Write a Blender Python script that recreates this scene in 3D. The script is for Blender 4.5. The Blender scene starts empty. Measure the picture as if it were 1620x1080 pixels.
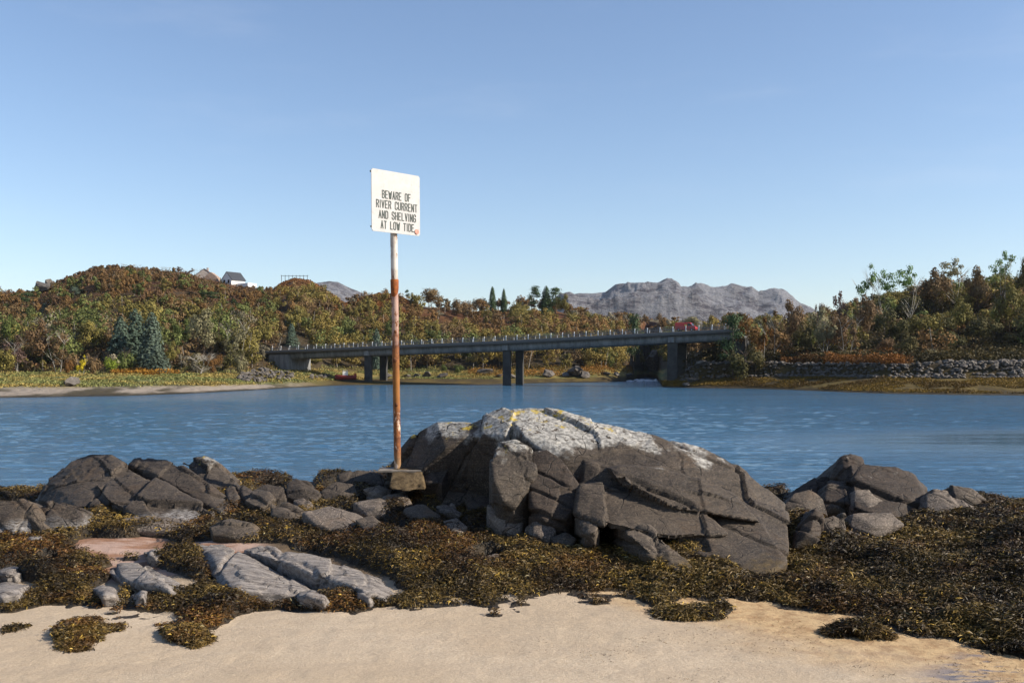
import bpy, bmesh, math, random
import numpy as np
from mathutils import Vector, Matrix

# ------------------------------------------------------------------ camera, sky, sun
sc = bpy.context.scene
COL = sc.collection
F, CX, HY, CZ = 1575.0, 810.0, 582.0, 3.5     # focal length / centre / horizon row of the photograph, eye height
cam = bpy.data.cameras.new("camera"); camo = bpy.data.objects.new("camera", cam); COL.objects.link(camo)
camo.location = (0, 0, CZ); camo.rotation_euler = (math.radians(90), 0, 0)
cam.sensor_width = 36; cam.lens = 36 * F / 1620; cam.shift_y = (HY - 540) / 1620
cam.clip_start = 0.1; cam.clip_end = 20000
sc.camera = camo
SUN_EL, SUN_AZ = math.radians(31), math.radians(101)     # azimuth clockwise from +Y: sun stands to the right
w = bpy.data.worlds.new("World"); sc.world = w; w.use_nodes = True
wn = w.node_tree.nodes; wl = w.node_tree.links; wn.clear()
sky = wn.new("ShaderNodeTexSky"); sky.sky_type = 'NISHITA'; sky.sun_disc = False
sky.sun_elevation = SUN_EL; sky.sun_rotation = SUN_AZ
sky.air_density = 1.0; sky.dust_density = 0.35; sky.ozone_density = 3.0; sky.altitude = 0
bg = wn.new("ShaderNodeBackground"); bg.inputs[1].default_value = 0.105
wo = wn.new("ShaderNodeOutputWorld")
tint = wn.new("ShaderNodeMix"); tint.data_type = 'RGBA'; tint.blend_type = 'MULTIPLY'; tint.inputs[0].default_value = 1.0; tint.inputs[7].default_value = (1.0, 0.95, 0.95, 1)
wl.new(sky.outputs[0], tint.inputs[6])
wtc = wn.new("ShaderNodeTexCoord"); wmp = wn.new("ShaderNodeMapping"); wmp.inputs[3].default_value = (1.0, 1.0, 5.0); wmp.inputs[1].default_value = (0.35, 0.2, 0.4); wl.new(wtc.outputs["Generated"], wmp.inputs[0])
wnz = wn.new("ShaderNodeTexNoise"); wnz.inputs["Scale"].default_value = 2.6; wnz.inputs["Detail"].default_value = 7; wnz.inputs["Roughness"].default_value = 0.6; wl.new(wmp.outputs[0], wnz.inputs["Vector"])
wmr = wn.new("ShaderNodeMapRange"); wmr.interpolation_type = 'SMOOTHSTEP'; wl.new(wnz.outputs["Fac"], wmr.inputs[0]); wmr.inputs[1].default_value = 0.52; wmr.inputs[2].default_value = 0.78; wmr.inputs[3].default_value = 0.0; wmr.inputs[4].default_value = 0.08
wis = wn.new("ShaderNodeMix"); wis.data_type = 'RGBA'; wl.new(wmr.outputs[0], wis.inputs[0]); wl.new(tint.outputs[2], wis.inputs[6]); wis.inputs[7].default_value = (6.5, 6.3, 6.3, 1); wl.new(wis.outputs[2], bg.inputs[0]); wl.new(bg.outputs[0], wo.inputs[0])
sun = bpy.data.lights.new("sun", 'SUN'); suno = bpy.data.objects.new("sun", sun); COL.objects.link(suno)
sun.energy = 5.0; sun.angle = math.radians(0.5); sun.color = (1.0, 0.91, 0.78)
sd = Vector((math.sin(SUN_AZ) * math.cos(SUN_EL), math.cos(SUN_AZ) * math.cos(SUN_EL), math.sin(SUN_EL)))
suno.rotation_euler = sd.to_track_quat('Z', 'Y').to_euler(); suno.location = (20, 0, 30)
sc.view_settings.view_transform = 'Standard'; sc.view_settings.look = 'None'
sc.view_settings.exposure = 0.76; sc.view_settings.gamma = 1.0
sc.cycles.max_bounces = 6; sc.cycles.transparent_max_bounces = 6

RNG = np.random.default_rng(7)
random.seed(7)

# ------------------------------------------------------------------ noise
def _hash(ix, iy, iz, s=0):
    h = (ix * 374761393 + iy * 668265263 + iz * 2147483647 + s * 1274126177) & 0xffffffff
    h = ((h ^ (h >> 13)) * 1274126177) & 0xffffffff
    h = ((h ^ (h >> 16)) * 2246822519) & 0xffffffff
    return ((h ^ (h >> 15)) & 0xffffff) / float(0xffffff)
def vnoise(p, s=0):
    p = np.asarray(p, float); i = np.floor(p).astype(np.int64); f = p - i; f = f * f * f * (f * (f * 6 - 15) + 10)
    r = 0
    for dx in (0, 1):
        wx = f[:, 0] if dx else 1 - f[:, 0]
        for dy in (0, 1):
            wy = f[:, 1] if dy else 1 - f[:, 1]
            for dz in (0, 1):
                wz = f[:, 2] if dz else 1 - f[:, 2]
                r = r + wx * wy * wz * _hash(i[:, 0] + dx, i[:, 1] + dy, i[:, 2] + dz, s)
    return r * 2 - 1
def fbm(p, o=4, s=0, g=0.5):
    p = np.asarray(p, float); r = 0; a = 1; t = 0
    for k in range(o):
        r = r + a * vnoise(p * 2 ** k + 17.3 * k, s + k); t += a; a *= g
    return r / t
def ridged(p, o=4, s=0):
    p = np.asarray(p, float); r = 0; a = 1; t = 0
    for k in range(o):
        r = r + a * (1 - 2 * np.abs(vnoise(p * 2 ** k + 11.1 * k, s + k))); t += a; a *= 0.5
    return r / t
def voro(p, s=0, tilt=False):
    """nearest-cell id value, F2-F1"""
    p = np.asarray(p, float); i = np.floor(p).astype(np.int64)
    n = len(p); f1 = np.full(n, 9.0); f2 = np.full(n, 9.0); idv = np.zeros(n); tl = np.zeros(n)
    for dx in (-1, 0, 1):
        for dy in (-1, 0, 1):
            for dz in (-1, 0, 1):
                c = i + np.array([dx, dy, dz])
                q = np.stack([c[:, 0] + _hash(c[:, 0], c[:, 1], c[:, 2], s + 1), c[:, 1] + _hash(c[:, 0], c[:, 1], c[:, 2], s + 2),
                              c[:, 2] + _hash(c[:, 0], c[:, 1], c[:, 2], s + 3)], 1)
                d = np.sqrt(((q - p) ** 2).sum(1)); h = _hash(c[:, 0], c[:, 1], c[:, 2], s + 4)
                near = d < f1
                if tilt:
                    hx = _hash(c[:, 0], c[:, 1], c[:, 2], s + 6) - .5; hy = _hash(c[:, 0], c[:, 1], c[:, 2], s + 7) - .5; hz = _hash(c[:, 0], c[:, 1], c[:, 2], s + 8) - .5
                    tl = np.where(near, 2 * ((p - q) * np.stack([hx, hy, hz], 1)).sum(1), tl)
                f2 = np.where(near, f1, np.minimum(f2, d)); idv = np.where(near, h, idv); f1 = np.where(near, d, f1)
    return (idv, f2 - f1, tl) if tilt else (idv, f2 - f1)
def ss(a, b, x):
    t = np.clip((x - a) / (b - a), 0, 1); return t * t * (3 - 2 * t)
def n2(x, y, sc_, s=0, o=3):
    x = np.asarray(x, float); y = np.asarray(y, float)
    return fbm(np.stack([x.ravel() / sc_, y.ravel() / sc_, np.zeros(x.size) + 3.3], 1), o, s).reshape(x.shape)

# ------------------------------------------------------------------ object helpers
def P(px, py, d): return Vector(((px - CX) / F * d, d, CZ - (py - HY) / F * d))
def tag(o, label=None, cat=None, group=None, kind=None):
    if label: o['label'] = label
    if cat: o['category'] = cat
    if group: o['group'] = group
    if kind: o['kind'] = kind
    return o
def link(name, me, mats=(), parent=None, loc=None):
    for m in (mats if isinstance(mats, (list, tuple)) else [mats]): me.materials.append(m)
    o = bpy.data.objects.new(name, me); COL.objects.link(o)
    if parent is not None: o.parent = parent
    if loc is not None: o.location = loc
    return o
def empty(name, loc, rz=0, sc_=None):
    o = bpy.data.objects.new(name, None); COL.objects.link(o); o.location = loc; o.rotation_euler = (0, 0, rz)
    o.empty_display_size = 0.3
    if sc_: o.scale = sc_
    return o
def np_mesh(name, v, quads=None, tris=None, col=None, smooth=False, matidx=None):
    v = np.asarray(v, np.float32); me = bpy.data.meshes.new(name)
    me.vertices.add(len(v)); me.vertices.foreach_set("co", v.ravel())
    loops = []; starts = []; n = 0
    if quads is not None and len(quads):
        q = np.asarray(quads, np.int32); loops.append(q.ravel()); starts.append(np.arange(len(q)) * 4); n = len(q) * 4
    if tris is not None and len(tris):
        t = np.asarray(tris, np.int32); loops.append(t.ravel()); starts.append(n + np.arange(len(t)) * 3)
    lp = np.concatenate(loops).astype(np.int32); st = np.concatenate(starts).astype(np.int32)
    me.loops.add(len(lp)); me.loops.foreach_set("vertex_index", lp)
    me.polygons.add(len(st)); me.polygons.foreach_set("loop_start", st)
    if smooth: me.polygons.foreach_set("use_smooth", np.ones(len(st), bool))
    if matidx is not None: me.polygons.foreach_set("material_index", np.asarray(matidx, np.int32))
    if col is not None:
        a = me.color_attributes.new("Col", 'FLOAT_COLOR', 'POINT')
        c = np.ones((len(v), 4), np.float32); c[:, :3] = col; a.data.foreach_set("color", c.ravel())
    me.update(calc_edges=True); me.validate(); return me
def grid_mesh(name, X, Y, Z, col=None, smooth=True):
    r, c = X.shape; idx = np.arange(r * c).reshape(r, c)
    q = np.stack([idx[:-1, :-1], idx[:-1, 1:], idx[1:, 1:], idx[1:, :-1]], -1).reshape(-1, 4)
    return np_mesh(name, np.stack([X, Y, Z], -1).reshape(-1, 3), q, col=col, smooth=smooth)
def bm_box(bm, c, s, rz=0, rx=0):
    m = Matrix.Translation(c) @ Matrix.Rotation(rz, 4, 'Z') @ Matrix.Rotation(rx, 4, 'X') @ Matrix.Diagonal((s[0], s[1], s[2], 1))
    return bmesh.ops.create_cube(bm, size=1, matrix=m)
def bm_obj(name, bm, mat, parent=None, bevel=0, smooth=False, loc=None):
    if bevel: bmesh.ops.bevel(bm, geom=bm.edges[:], offset=bevel, segments=1, affect='EDGES')
    me = bpy.data.meshes.new(name); bm.to_mesh(me); bm.free()
    if smooth: me.polygons.foreach_set("use_smooth", np.ones(len(me.polygons), bool))
    return link(name, me, mat, parent, loc)
def bm_prism(bm, pts, y0, y1):
    """polygon in xz extruded along y"""
    a = [bm.verts.new((x, y0, z)) for x, z in pts]; b = [bm.verts.new((x, y1, z)) for x, z in pts]
    bm.faces.new(a[::-1]); bm.faces.new(b); n = len(pts)
    for i in range(n): bm.faces.new((a[i], a[(i + 1) % n], b[(i + 1) % n], b[i]))
def tube_np(pts, rad, n=6):
    """returns verts, quads of a tapering tube along pts"""
    pts = np.asarray(pts, float); V = []; Q = []
    for k, p in enumerate(pts):
        t = pts[min(k + 1, len(pts) - 1)] - pts[max(k - 1, 0)]; t /= (np.linalg.norm(t) + 1e-9)
        u = np.cross(t, [0.3, 0.9, 0.1]); u /= np.linalg.norm(u); v = np.cross(t, u)
        for j in range(n):
            a = 2 * math.pi * j / n; V.append(p + rad[k] * (math.cos(a) * u + math.sin(a) * v))
    for k in range(len(pts) - 1):
        for j in range(n): Q.append((k * n + j, k * n + (j + 1) % n, (k + 1) * n + (j + 1) % n, (k + 1) * n + j))
    return np.array(V), np.array(Q)

# ------------------------------------------------------------------ material helpers
class NT:
    def __init__(s, name):
        s.m = bpy.data.materials.new(name); s.m.use_nodes = True; s.t = s.m.node_tree; s.n = s.t.nodes; s.l = s.t.links
        s.b = s.n["Principled BSDF"]; s.out = s.n["Material Output"]
        s.pos = s.n.new("ShaderNodeNewGeometry").outputs["Position"]
    def inp(s, sock, v):
        if isinstance(v, bpy.types.NodeSocket): s.l.new(v, sock)
        elif isinstance(v, tuple) and len(v) == 3 and sock.type == 'RGBA': sock.default_value = (*v, 1)
        else: sock.default_value = v
    def map(s, v, scale=(1, 1, 1), rot=(0, 0, 0), loc=(0, 0, 0)):
        n = s.n.new("ShaderNodeMapping"); s.l.new(v, n.inputs[0]); n.inputs[1].default_value = loc; n.inputs[2].default_value = rot; n.inputs[3].default_value = scale
        return n.outputs[0]
    def noise(s, scale, v=None, detail=4, rough=0.55, dist=0, lac=2):
        n = s.n.new("ShaderNodeTexNoise"); s.l.new(v or s.pos, n.inputs["Vector"]); n.inputs["Scale"].default_value = scale
        n.inputs["Detail"].default_value = detail; n.inputs["Roughness"].default_value = rough; n.inputs["Distortion"].default_value = dist
        return n.outputs["Fac"]
    def voro(s, scale, v=None, feat='DISTANCE_TO_EDGE', out="Distance"):
        n = s.n.new("ShaderNodeTexVoronoi"); n.feature = feat; s.l.new(v or s.pos, n.inputs["Vector"]); n.inputs["Scale"].default_value = scale
        return n.outputs[out]
    def ramp(s, f, a, b, lo=0.0, hi=1.0):
        n = s.n.new("ShaderNodeMapRange"); n.interpolation_type = 'SMOOTHSTEP'; s.inp(n.inputs[0], f); n.inputs[1].default_value = a; n.inputs[2].default_value = b
        n.inputs[3].default_value = lo; n.inputs[4].default_value = hi; return n.outputs[0]
    def mix(s, f, a, b, mode='MIX'):
        n = s.n.new("ShaderNodeMix"); n.data_type = 'RGBA'; n.blend_type = mode; s.inp(n.inputs[0], f); s.inp(n.inputs[6], a); s.inp(n.inputs[7], b); return n.outputs[2]
    def math(s, op, a, b=0.0):
        n = s.n.new("ShaderNodeMath"); n.operation = op; s.inp(n.inputs[0], a); s.inp(n.inputs[1], b); return n.outputs[0]
    def sep(s, v):
        n = s.n.new("ShaderNodeSeparateXYZ"); s.l.new(v, n.inputs[0]); return n.outputs
    def attr(s, name):
        n = s.n.new("ShaderNodeAttribute"); n.attribute_name = name; return n.outputs["Color"]
    def bump(s, h, strength=0.5, dist=0.02, norm=None):
        n = s.n.new("ShaderNodeBump"); s.inp(n.inputs["Height"], h); n.inputs["Strength"].default_value = strength; n.inputs["Distance"].default_value = dist
        if norm is not None: s.l.new(norm, n.inputs["Normal"])
        return n.outputs[0]
    def fin(s, col, rough=0.8, normal=None, spec=0.3, metal=0):
        s.inp(s.b.inputs["Base Color"], col); s.inp(s.b.inputs["Roughness"], rough); s.b.inputs["Specular IOR Level"].default_value = spec
        s.b.inputs["Metallic"].default_value = metal
        if normal is not None: s.l.new(normal, s.b.inputs["Normal"])
        return s.m

def plain(name, col, rough=0.7, var=0.25, scale=3, spec=0.3):
    t = NT(name); f = t.noise(scale); c2 = tuple(x * (1 - var) for x in col)
    return t.fin(t.mix(t.ramp(f, 0.35, 0.65), col, c2), rough, t.bump(t.noise(scale * 8), 0.25, 0.01), spec)

def rock_mat(name, dark, light, zw=9.0, white=0.5, zy=9.0, zalg=-9.0, strata=(0, 0.6, 0), pale=0.0, barn=None, sscale=(1.2, 1.2, 9)):
    """zw: height above which white lichen grows; zy: yellow lichen; zalg: below it brown algae film; barn: barnacle band top"""
    t = NT(name); z = t.sep(t.pos)[2]
    st = t.map(t.pos, sscale, strata)
    f1 = t.noise(1.7, detail=6, rough=0.6); f2 = t.noise(20, detail=7, rough=0.78); f3 = t.noise(3.0, st, 6, 0.65, 0.4)
    c = t.mix(t.ramp(t.math('ADD', t.math('MULTIPLY', f1, 0.55), t.math('MULTIPLY', f3, 0.45)), 0.38, 0.62), dark, light)
    c = t.mix(t.ramp(f2, 0.36, 0.60, 0.35, 1.0), t.mix(0.9, c, (0.42, 0.40, 0.38), 'MULTIPLY'), c)
    g = t.noise(75, detail=3, rough=0.7)
    c = t.mix(t.ramp(g, 0.45, 0.72, 0.0, 0.55), c, tuple(min(1, x * 2.3) for x in light))
    c = t.mix(t.math('MULTIPLY', t.ramp(t.voro(38, feat='F1'), 0.10, 0.20, 0.8, 0.0), t.ramp(t.noise(2.1, t.map(t.pos, loc=(8, 1, 3)), 4), 0.48, 0.62)), c, tuple(min(1, x * 3.0) for x in light))
    # rust-brown weathering blotches
    c = t.mix(t.ramp(t.noise(2.3, t.map(t.pos, loc=(5, 2, 1)), 5, 0.6), 0.56, 0.72, 0.0, 0.45), c, (light[0] * 1.25, light[1] * 1.0, light[2] * 0.72))
    wob = t.noise(4.0, t.pos, 3, 0.6)
    pd = t.n.new("ShaderNodeVectorMath"); pd.operation = 'ADD'
    nv = t.n.new("ShaderNodeTexNoise"); t.l.new(t.pos, nv.inputs["Vector"]); nv.inputs["Scale"].default_value = 2.2
    sv = t.n.new("ShaderNodeVectorMath"); sv.operation = 'SCALE'; t.l.new(nv.outputs["Color"], sv.inputs[0]); sv.inputs[3].default_value = 0.5
    t.l.new(t.pos, pd.inputs[0]); t.l.new(sv.outputs[0], pd.inputs[1])
    vr = t.voro(1.5, t.map(pd.outputs[0], (1, 1, 1.9), (0.3, 0.75, 0.2)))
    vr2 = t.voro(4.5, t.map(pd.outputs[0], (1, 1, 2.2), (0.1, 0.6, 0.5)))
    cr = t.math('MULTIPLY', t.math('MAXIMUM', t.ramp(vr, 0.0, 0.010), t.ramp(wob, 0.50, 0.40)), t.math('MAXIMUM', t.ramp(vr2, 0.0, 0.018), t.ramp(f1, 0.56, 0.50)))
    c = t.mix(cr, t.mix(0.85, c, (0.12, 0.10, 0.09), 'MULTIPLY'), c)
    # lichen
    if zw < 8:
        h = t.math('ADD', t.math('ADD', z, t.math('MULTIPLY', t.sep(t.pos)[0], 0.07)), t.math('MULTIPLY', t.math('SUBTRACT', t.noise(2.6, detail=6, rough=0.62), 0.5), 0.95))
        m = t.ramp(h, zw - 0.05, zw + 0.07)
        m = t.math('MULTIPLY', m, t.ramp(t.noise(11, detail=7, rough=0.7), 0.60 - white * 0.25, 0.66 - white * 0.25))
        m = t.math('MULTIPLY', m, cr)
        wc = t.mix(t.ramp(t.noise(30, detail=4), 0.35, 0.65), (0.17, 0.16, 0.145), (0.40, 0.38, 0.34))
        c = t.mix(m, c, wc)
    if zy < 8:
        h = t.math('ADD', z, t.math('MULTIPLY', t.math('SUBTRACT', t.noise(3.2, t.map(t.pos, loc=(3, 9, 4)), 3, 0.5), 0.5), 0.9))
        m = t.math('MULTIPLY', t.ramp(h, zy, zy + 0.05), t.ramp(t.noise(7, t.map(t.pos, loc=(1, 7, 2)), 6, 0.7), 0.56, 0.61))
        c = t.mix(m, c, t.mix(t.ramp(t.noise(40), 0.4, 0.6), (0.34, 0.23, 0.02), (0.42, 0.33, 0.10)))
    if zalg > -8:
        h = t.math('ADD', z, t.math('MULTIPLY', t.math('SUBTRACT', t.noise(3.5, detail=6), 0.5), 0.5))
        m = t.ramp(h, zalg - 0.05, zalg + 0.10, 0.85, 0.0)
        c = t.mix(m, c, t.mix(t.ramp(f2, 0.4, 0.6), (0.035, 0.022, 0.008), (0.10, 0.065, 0.022)))
    if barn is not None:
        h = t.math('ADD', z, t.math('MULTIPLY', t.math('SUBTRACT', t.noise(3.0, detail=6), 0.5), 0.35))
        m = t.math('MULTIPLY', t.ramp(h, barn - 0.02, barn + 0.08, 1.0, 0.0), t.ramp(t.noise(22, st, 5, 0.7), 0.42, 0.58))
        c = t.mix(m, c, (0.25, 0.235, 0.225))
    if pale > 0:
        m = t.math('MULTIPLY', t.ramp(t.noise(4.5, st, 8, 0.75), 0.38, 0.62), pale)
        c = t.mix(m, c, (0.30, 0.265, 0.235))
        c = t.mix(t.ramp(t.noise(13, st, 6, 0.7), 0.62, 0.70), c, (0.07, 0.065, 0.07))
    nb = t.bump(f3, 0.45, 0.05)
    nb = t.bump(f2, 0.8, 0.012, nb); nb = t.bump(cr, 0.7, 0.012, nb); nb = t.bump(t.noise(90, detail=4, rough=0.7), 0.5, 0.004, nb)
    return t.fin(c, t.ramp(f2, 0.3, 0.7, 0.62, 0.9), nb, 0.35)

ROCK = rock_mat("rock_lichened", (0.024, 0.018, 0.013), (0.072, 0.054, 0.038), zw=2.84, white=0.9, zy=2.90, zalg=1.95)
ROCKL = rock_mat("rock_dark", (0.023, 0.017, 0.013), (0.065, 0.050, 0.037), zw=2.45, white=0.55, zy=2.70, zalg=2.02, barn=2.13)
ROCKG = rock_mat("rock_grey", (0.034, 0.026, 0.019), (0.092, 0.071, 0.052), zalg=2.0)
ROCKR = rock_mat("rock_brown", (0.020, 0.014, 0.010), (0.052, 0.037, 0.026), zw=2.75, white=0.05, zalg=1.98)
SLAB = rock_mat("rock_barnacled", (0.06, 0.051, 0.046), (0.135, 0.115, 0.10), pale=0.85, strata=(0.0, 0.0, 0.93), sscale=(1.0, 6.5, 6.5))
FARROCK = rock_mat("shore_boulder_rock", (0.035, 0.028, 0.023), (0.135, 0.118, 0.10))

# ------------------------------------------------------------------ foreground ground
EDGE = [(-600, 985), (-200, 985), (0, 975), (60, 964), (130, 966), (185, 985), (240, 990), (290, 1004), (325, 1006), (365, 982), (395, 973), (430, 970), (520, 986), (580, 974),
        (660, 972), (760, 978), (860, 972), (930, 962), (1010, 962), (1060, 975), (1150, 982), (1230, 966), (1300, 980), (1400, 1008), (1500, 1030),
        (1570, 1042), (1640, 1055), (1900, 1090), (2400, 1100)]
ZS = 1.85
_e = np.array([((px - CX) / F * (CZ - ZS) * F / (py - HY), (CZ - ZS) * F / (py - HY)) for px, py in EDGE])
def edge_y(x): return np.interp(x, _e[:, 0], _e[:, 1])
def ridge_z(x): return np.interp(x, [-9, -5.5, -4, -2.5, -1.5, 0, 2, 3.5, 5, 6, 9], [2.0, 2.12, 2.2, 2.26, 2.28, 2.25, 2.1, 2.0, 1.98, 1.95, 1.8])
def ground_z(x, y):
    """sand and bedrock under the weed"""
    x = np.asarray(x, float); y = np.asarray(y, float)
    e = edge_y(x); r = ridge_z(x)
    z = ZS + (6.7 - np.minimum(y, 6.7)) * -0.005 + 0.035 * n2(x, y, 2.6, 5, 2)
    up = ss(0, 1, (y - e) / np.maximum(10.3 - e, 1)); z = z + up * (r - ZS - 0.05)
    z = z + ss(e, e + 1.5, y) * 0.07 * n2(x, y, 0.9, 9, 3)
    z = z - ss(11.2, 18, y) * (r + 1.2) - np.maximum(y - 18, 0) * 0.12
    return np.maximum(z, -4)
EXG = np.zeros((540, 1200)); EX0, EY0, EXS = -9.0, 5.0, 0.015
def hit(px, row, lift=0.0):
    k = (row - HY) / F; ds = np.linspace(5.0, 14, 900); g = ground_z((px - CX) / F * ds, ds) + lift; v = CZ - k * ds - g; i = np.argmax(v < 0)
    return float(ds[i]) if v[i] < 0 else 14.0
def exclude(ol, grow=1.0):
    """keep the weed off a rock whose outline (photo pixels) stands on the ground here"""
    w = np.array([((px - CX) / F * hit(px, r_), hit(px, r_)) for px, r_ in ol]); c = w.mean(0); w = c + (w - c) * grow
    gx_, gy_ = np.meshgrid(EX0 + EXS * np.arange(1200), EY0 + EXS * np.arange(540)); ins = np.zeros(gx_.shape, bool); j = len(w) - 1
    for i in range(len(w)):
        c_ = ((w[i, 1] > gy_) != (w[j, 1] > gy_)) & (gx_ < (w[j, 0] - w[i, 0]) * (gy_ - w[i, 1]) / (w[j, 1] - w[i, 1] + 1e-9) + w[i, 0]); ins ^= c_; j = i
    EXG[ins] = 1
def blocked(x, y):
    global EXB
    if 'EXB' not in globals():
        b = EXG.copy()
        for _ in range(8): b = (b + np.roll(b, 3, 0) + np.roll(b, -3, 0) + np.roll(b, 3, 1) + np.roll(b, -3, 1)) / 5
        EXB = b
    i = np.clip(((y - EY0) / EXS).astype(int), 0, 539); j = np.clip(((x - EX0) / EXS).astype(int), 0, 1199)
    return EXB[i, j] * (x > EX0) * (x < 8.9)
HOLES = [(100, 850, 290, 882, -1), (130, 878, 195, 893, 0.0), (60, 885, 100, 900, 0), (215, 872, 260, 886, 0), (-20, 915, 60, 948, 0), (20, 848, 90, 860, 0),
         (745, 878, 800, 905, 0), (405, 868, 470, 885, 0)]
def hole_w(x, y):
    """1 inside bare patches of the weed bed"""
    z = ground_z(x, y); px = CX + x / y * F; py = HY + (CZ - z) / y * F; m = np.zeros_like(x)
    wob = n2(x, y, 0.35, 21, 3)
    for a, b, c, d, _ in HOLES:
        q = ((px - (a + c) / 2) / ((c - a) / 2)) ** 2 + ((py - (b + d) / 2) / ((d - b) / 2)) ** 2
        m = np.maximum(m, ss(1.15, 0.85, q + wob * 0.5))
    return m
def weed_h(x, y):
    e = edge_y(x) + 0.16 * n2(x, y, 0.45, 31, 3) + 0.10 * n2(x, y, 0.13, 35, 2)
    m = ss(-0.02, 0.16, y - e) * (0.45 + 0.55 * ss(0.1, 0.9, y - e))
    lump = 0.5 + 0.5 * n2(x, y, 0.33, 41, 3); big = 0.5 + 0.5 * n2(x, y, 1.1, 43, 2)
    big = big + 0.50 * ss(2.0, 4, x) * ss(10.5, 8, y)
    h = m * (0.012 + 0.15 * lump * lump + 0.17 * big * big)
    bl = ss(0.12, 0.72, blocked(x, y) + 0.22 * n2(x, y, 0.12, 33, 2)); h = h * (1 - bl) - 0.05 * bl
    h = h * (1 - hole_w(x, y)) - 0.05 * (1 - m) - 0.06 * hole_w(x, y)
    return h
def axis(segs):
    out = []
    for a, b, n in segs: out += list(np.linspace(a, b, n, endpoint=False))
    return np.array(out + [segs[-1][1]])
gx = axis([(-60, -9, 20), (-9, -6, 40), (-6, 6, 420), (6, 9, 40), (9, 60, 20)]); gy = axis([(-40, 3.5, 24), (3.5, 8, 190), (8, 12, 120), (12, 40, 60)])
X, Y = np.meshgrid(gx, gy)
Z = ground_z(X, np.maximum(Y, 0.5))
Z = Z + 0.006 * n2(X, Y, 0.12, 51, 2) * (np.abs(X) < 8) * (Y > 3)
t = NT("beach_sand"); xyz = t.sep(t.pos)
base = t.mix(t.ramp(t.noise(0.8, detail=5), 0.35, 0.65), (0.47, 0.37, 0.26), (0.54, 0.44, 0.325))
base = t.mix(t.ramp(t.noise(70, detail=5, rough=0.85), 0.35, 0.65, 0.0, 0.7), base, (0.31, 0.23, 0.15))
base = t.mix(t.ramp(t.noise(1.6, t.map(t.pos, (0.5, 3.2, 1), (0, 0, 0.15)), 6, 0.6), 0.40, 0.62, 0.0, 0.3), base, (0.36, 0.28, 0.20))
# iron-stained shelly sand to the right
rx = t.math('ADD', xyz[0], t.math('MULTIPLY', t.noise(1.2, detail=5), 2.2))
rx = t.math('ADD', rx, t.math('MULTIPLY', xyz[1], 0.9))
red = t.ramp(rx, 7.6, 8.6); base = t.mix(t.math('MULTIPLY', red, 0.8), base, t.mix(t.ramp(t.noise(9, detail=7, rough=0.75), 0.35, 0.6), (0.27, 0.15, 0.06), (0.50, 0.34, 0.17)))
# damp, bluish hollows
dmp = t.math('MULTIPLY', t.ramp(t.math('SUBTRACT', t.math('MULTIPLY', xyz[0], 1.0), xyz[1]), -3.3, -2.9), t.ramp(t.noise(3.5, t.map(t.pos, (0.6, 1.6, 1)), 5, 0.7), 0.47, 0.56))
base = t.mix(dmp, base, (0.17, 0.15, 0.16))
drk = t.ramp(t.math('ADD', xyz[1], t.math('MULTIPLY', t.noise(2.0, detail=5), 0.8)), 7.7, 8.1)
ex = t.math('MULTIPLY', t.math('ADD', xyz[0], 3.15), 0.95); ey = t.math('MULTIPLY', t.math('SUBTRACT', xyz[1], 8.2), 1.6)
pool = t.ramp(t.math('ADD', t.math('MULTIPLY', ex, ex), t.math('MULTIPLY', ey, ey)), 0.9, 1.3, 1.0, 0.0)
base = t.mix(drk, base, t.mix(t.ramp(t.noise(3.2, detail=6), 0.4, 0.6), (0.055, 0.038, 0.020), (0.12, 0.085, 0.055)))
base = t.mix(pool, base, t.mix(t.ramp(t.noise(3.0, t.map(t.pos, (0.7, 2, 1)), 5), 0.42, 0.58), (0.36, 0.25, 0.20), (0.24, 0.13, 0.08)))
spk = t.ramp(t.voro(55, feat='F1'), 0.05, 0.12); base = t.mix(t.math('MULTIPLY', t.math('SUBTRACT', 1.0, spk), t.ramp(t.noise(2.0), 0.5, 0.7)), base, (0.14, 0.10, 0.06))
nb = t.bump(t.noise(4, t.map(t.pos, (0.6, 2.2, 1), (0, 0, 0.2)), 4), 0.4, 0.03); nb = t.bump(t.noise(110, detail=4, rough=0.85), 0.9, 0.007, nb); nb = t.bump(t.noise(22, detail=5), 0.5, 0.014, nb)
SAND = t.fin(base, t.math('SUBTRACT', 0.95, t.math('MULTIPLY', dmp, 0.6)), nb, 0.25)
beach = link("beach", grid_mesh("beach", X, Y, Z), SAND); tag(beach, kind="structure")

# ------------------------------------------------------------------ water
t = NT("river_water"); xyz = t.sep(t.pos)
wv = t.noise(1.0, t.map(t.pos, (0.8, 2.4, 1)), 5, 0.6, 0.2)
w2 = t.noise(1.0, t.map(t.pos, (4.0, 11.0, 1), (0, 0, 0.12)), 5, 0.65, 0.3)
w1 = t.noise(1.0, t.map(t.pos, (0.12, 0.55, 1), (0, 0, -0.05)), 4, 0.6, 0.4)
w3 = t.noise(0.03, t.map(t.pos, (0.4, 2.2, 1)), 5, 0.65)
gust = t.ramp(w3, 0.36, 0.60, 0.45, 1.0)
sx_ = t.math('DIVIDE', t.math('SUBTRACT', xyz[0], 27.0), 17.0); sy_ = t.math('DIVIDE', t.math('SUBTRACT', xyz[1], 47.0), 11.0)
shl = t.math('ADD', t.math('ADD', t.math('MULTIPLY', sx_, sx_), t.math('MULTIPLY', sy_, sy_)), t.math('MULTIPLY', t.noise(0.12, t.map(t.pos, (1, 3, 1)), 4), 0.9))
gust = t.math('MULTIPLY', gust, t.ramp(shl, 0.4, 2.6, 0.08, 1.0))
amp = t.math('MULTIPLY', gust, t.ramp(xyz[1], 16, 60, 0.26, 0.8))
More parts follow.
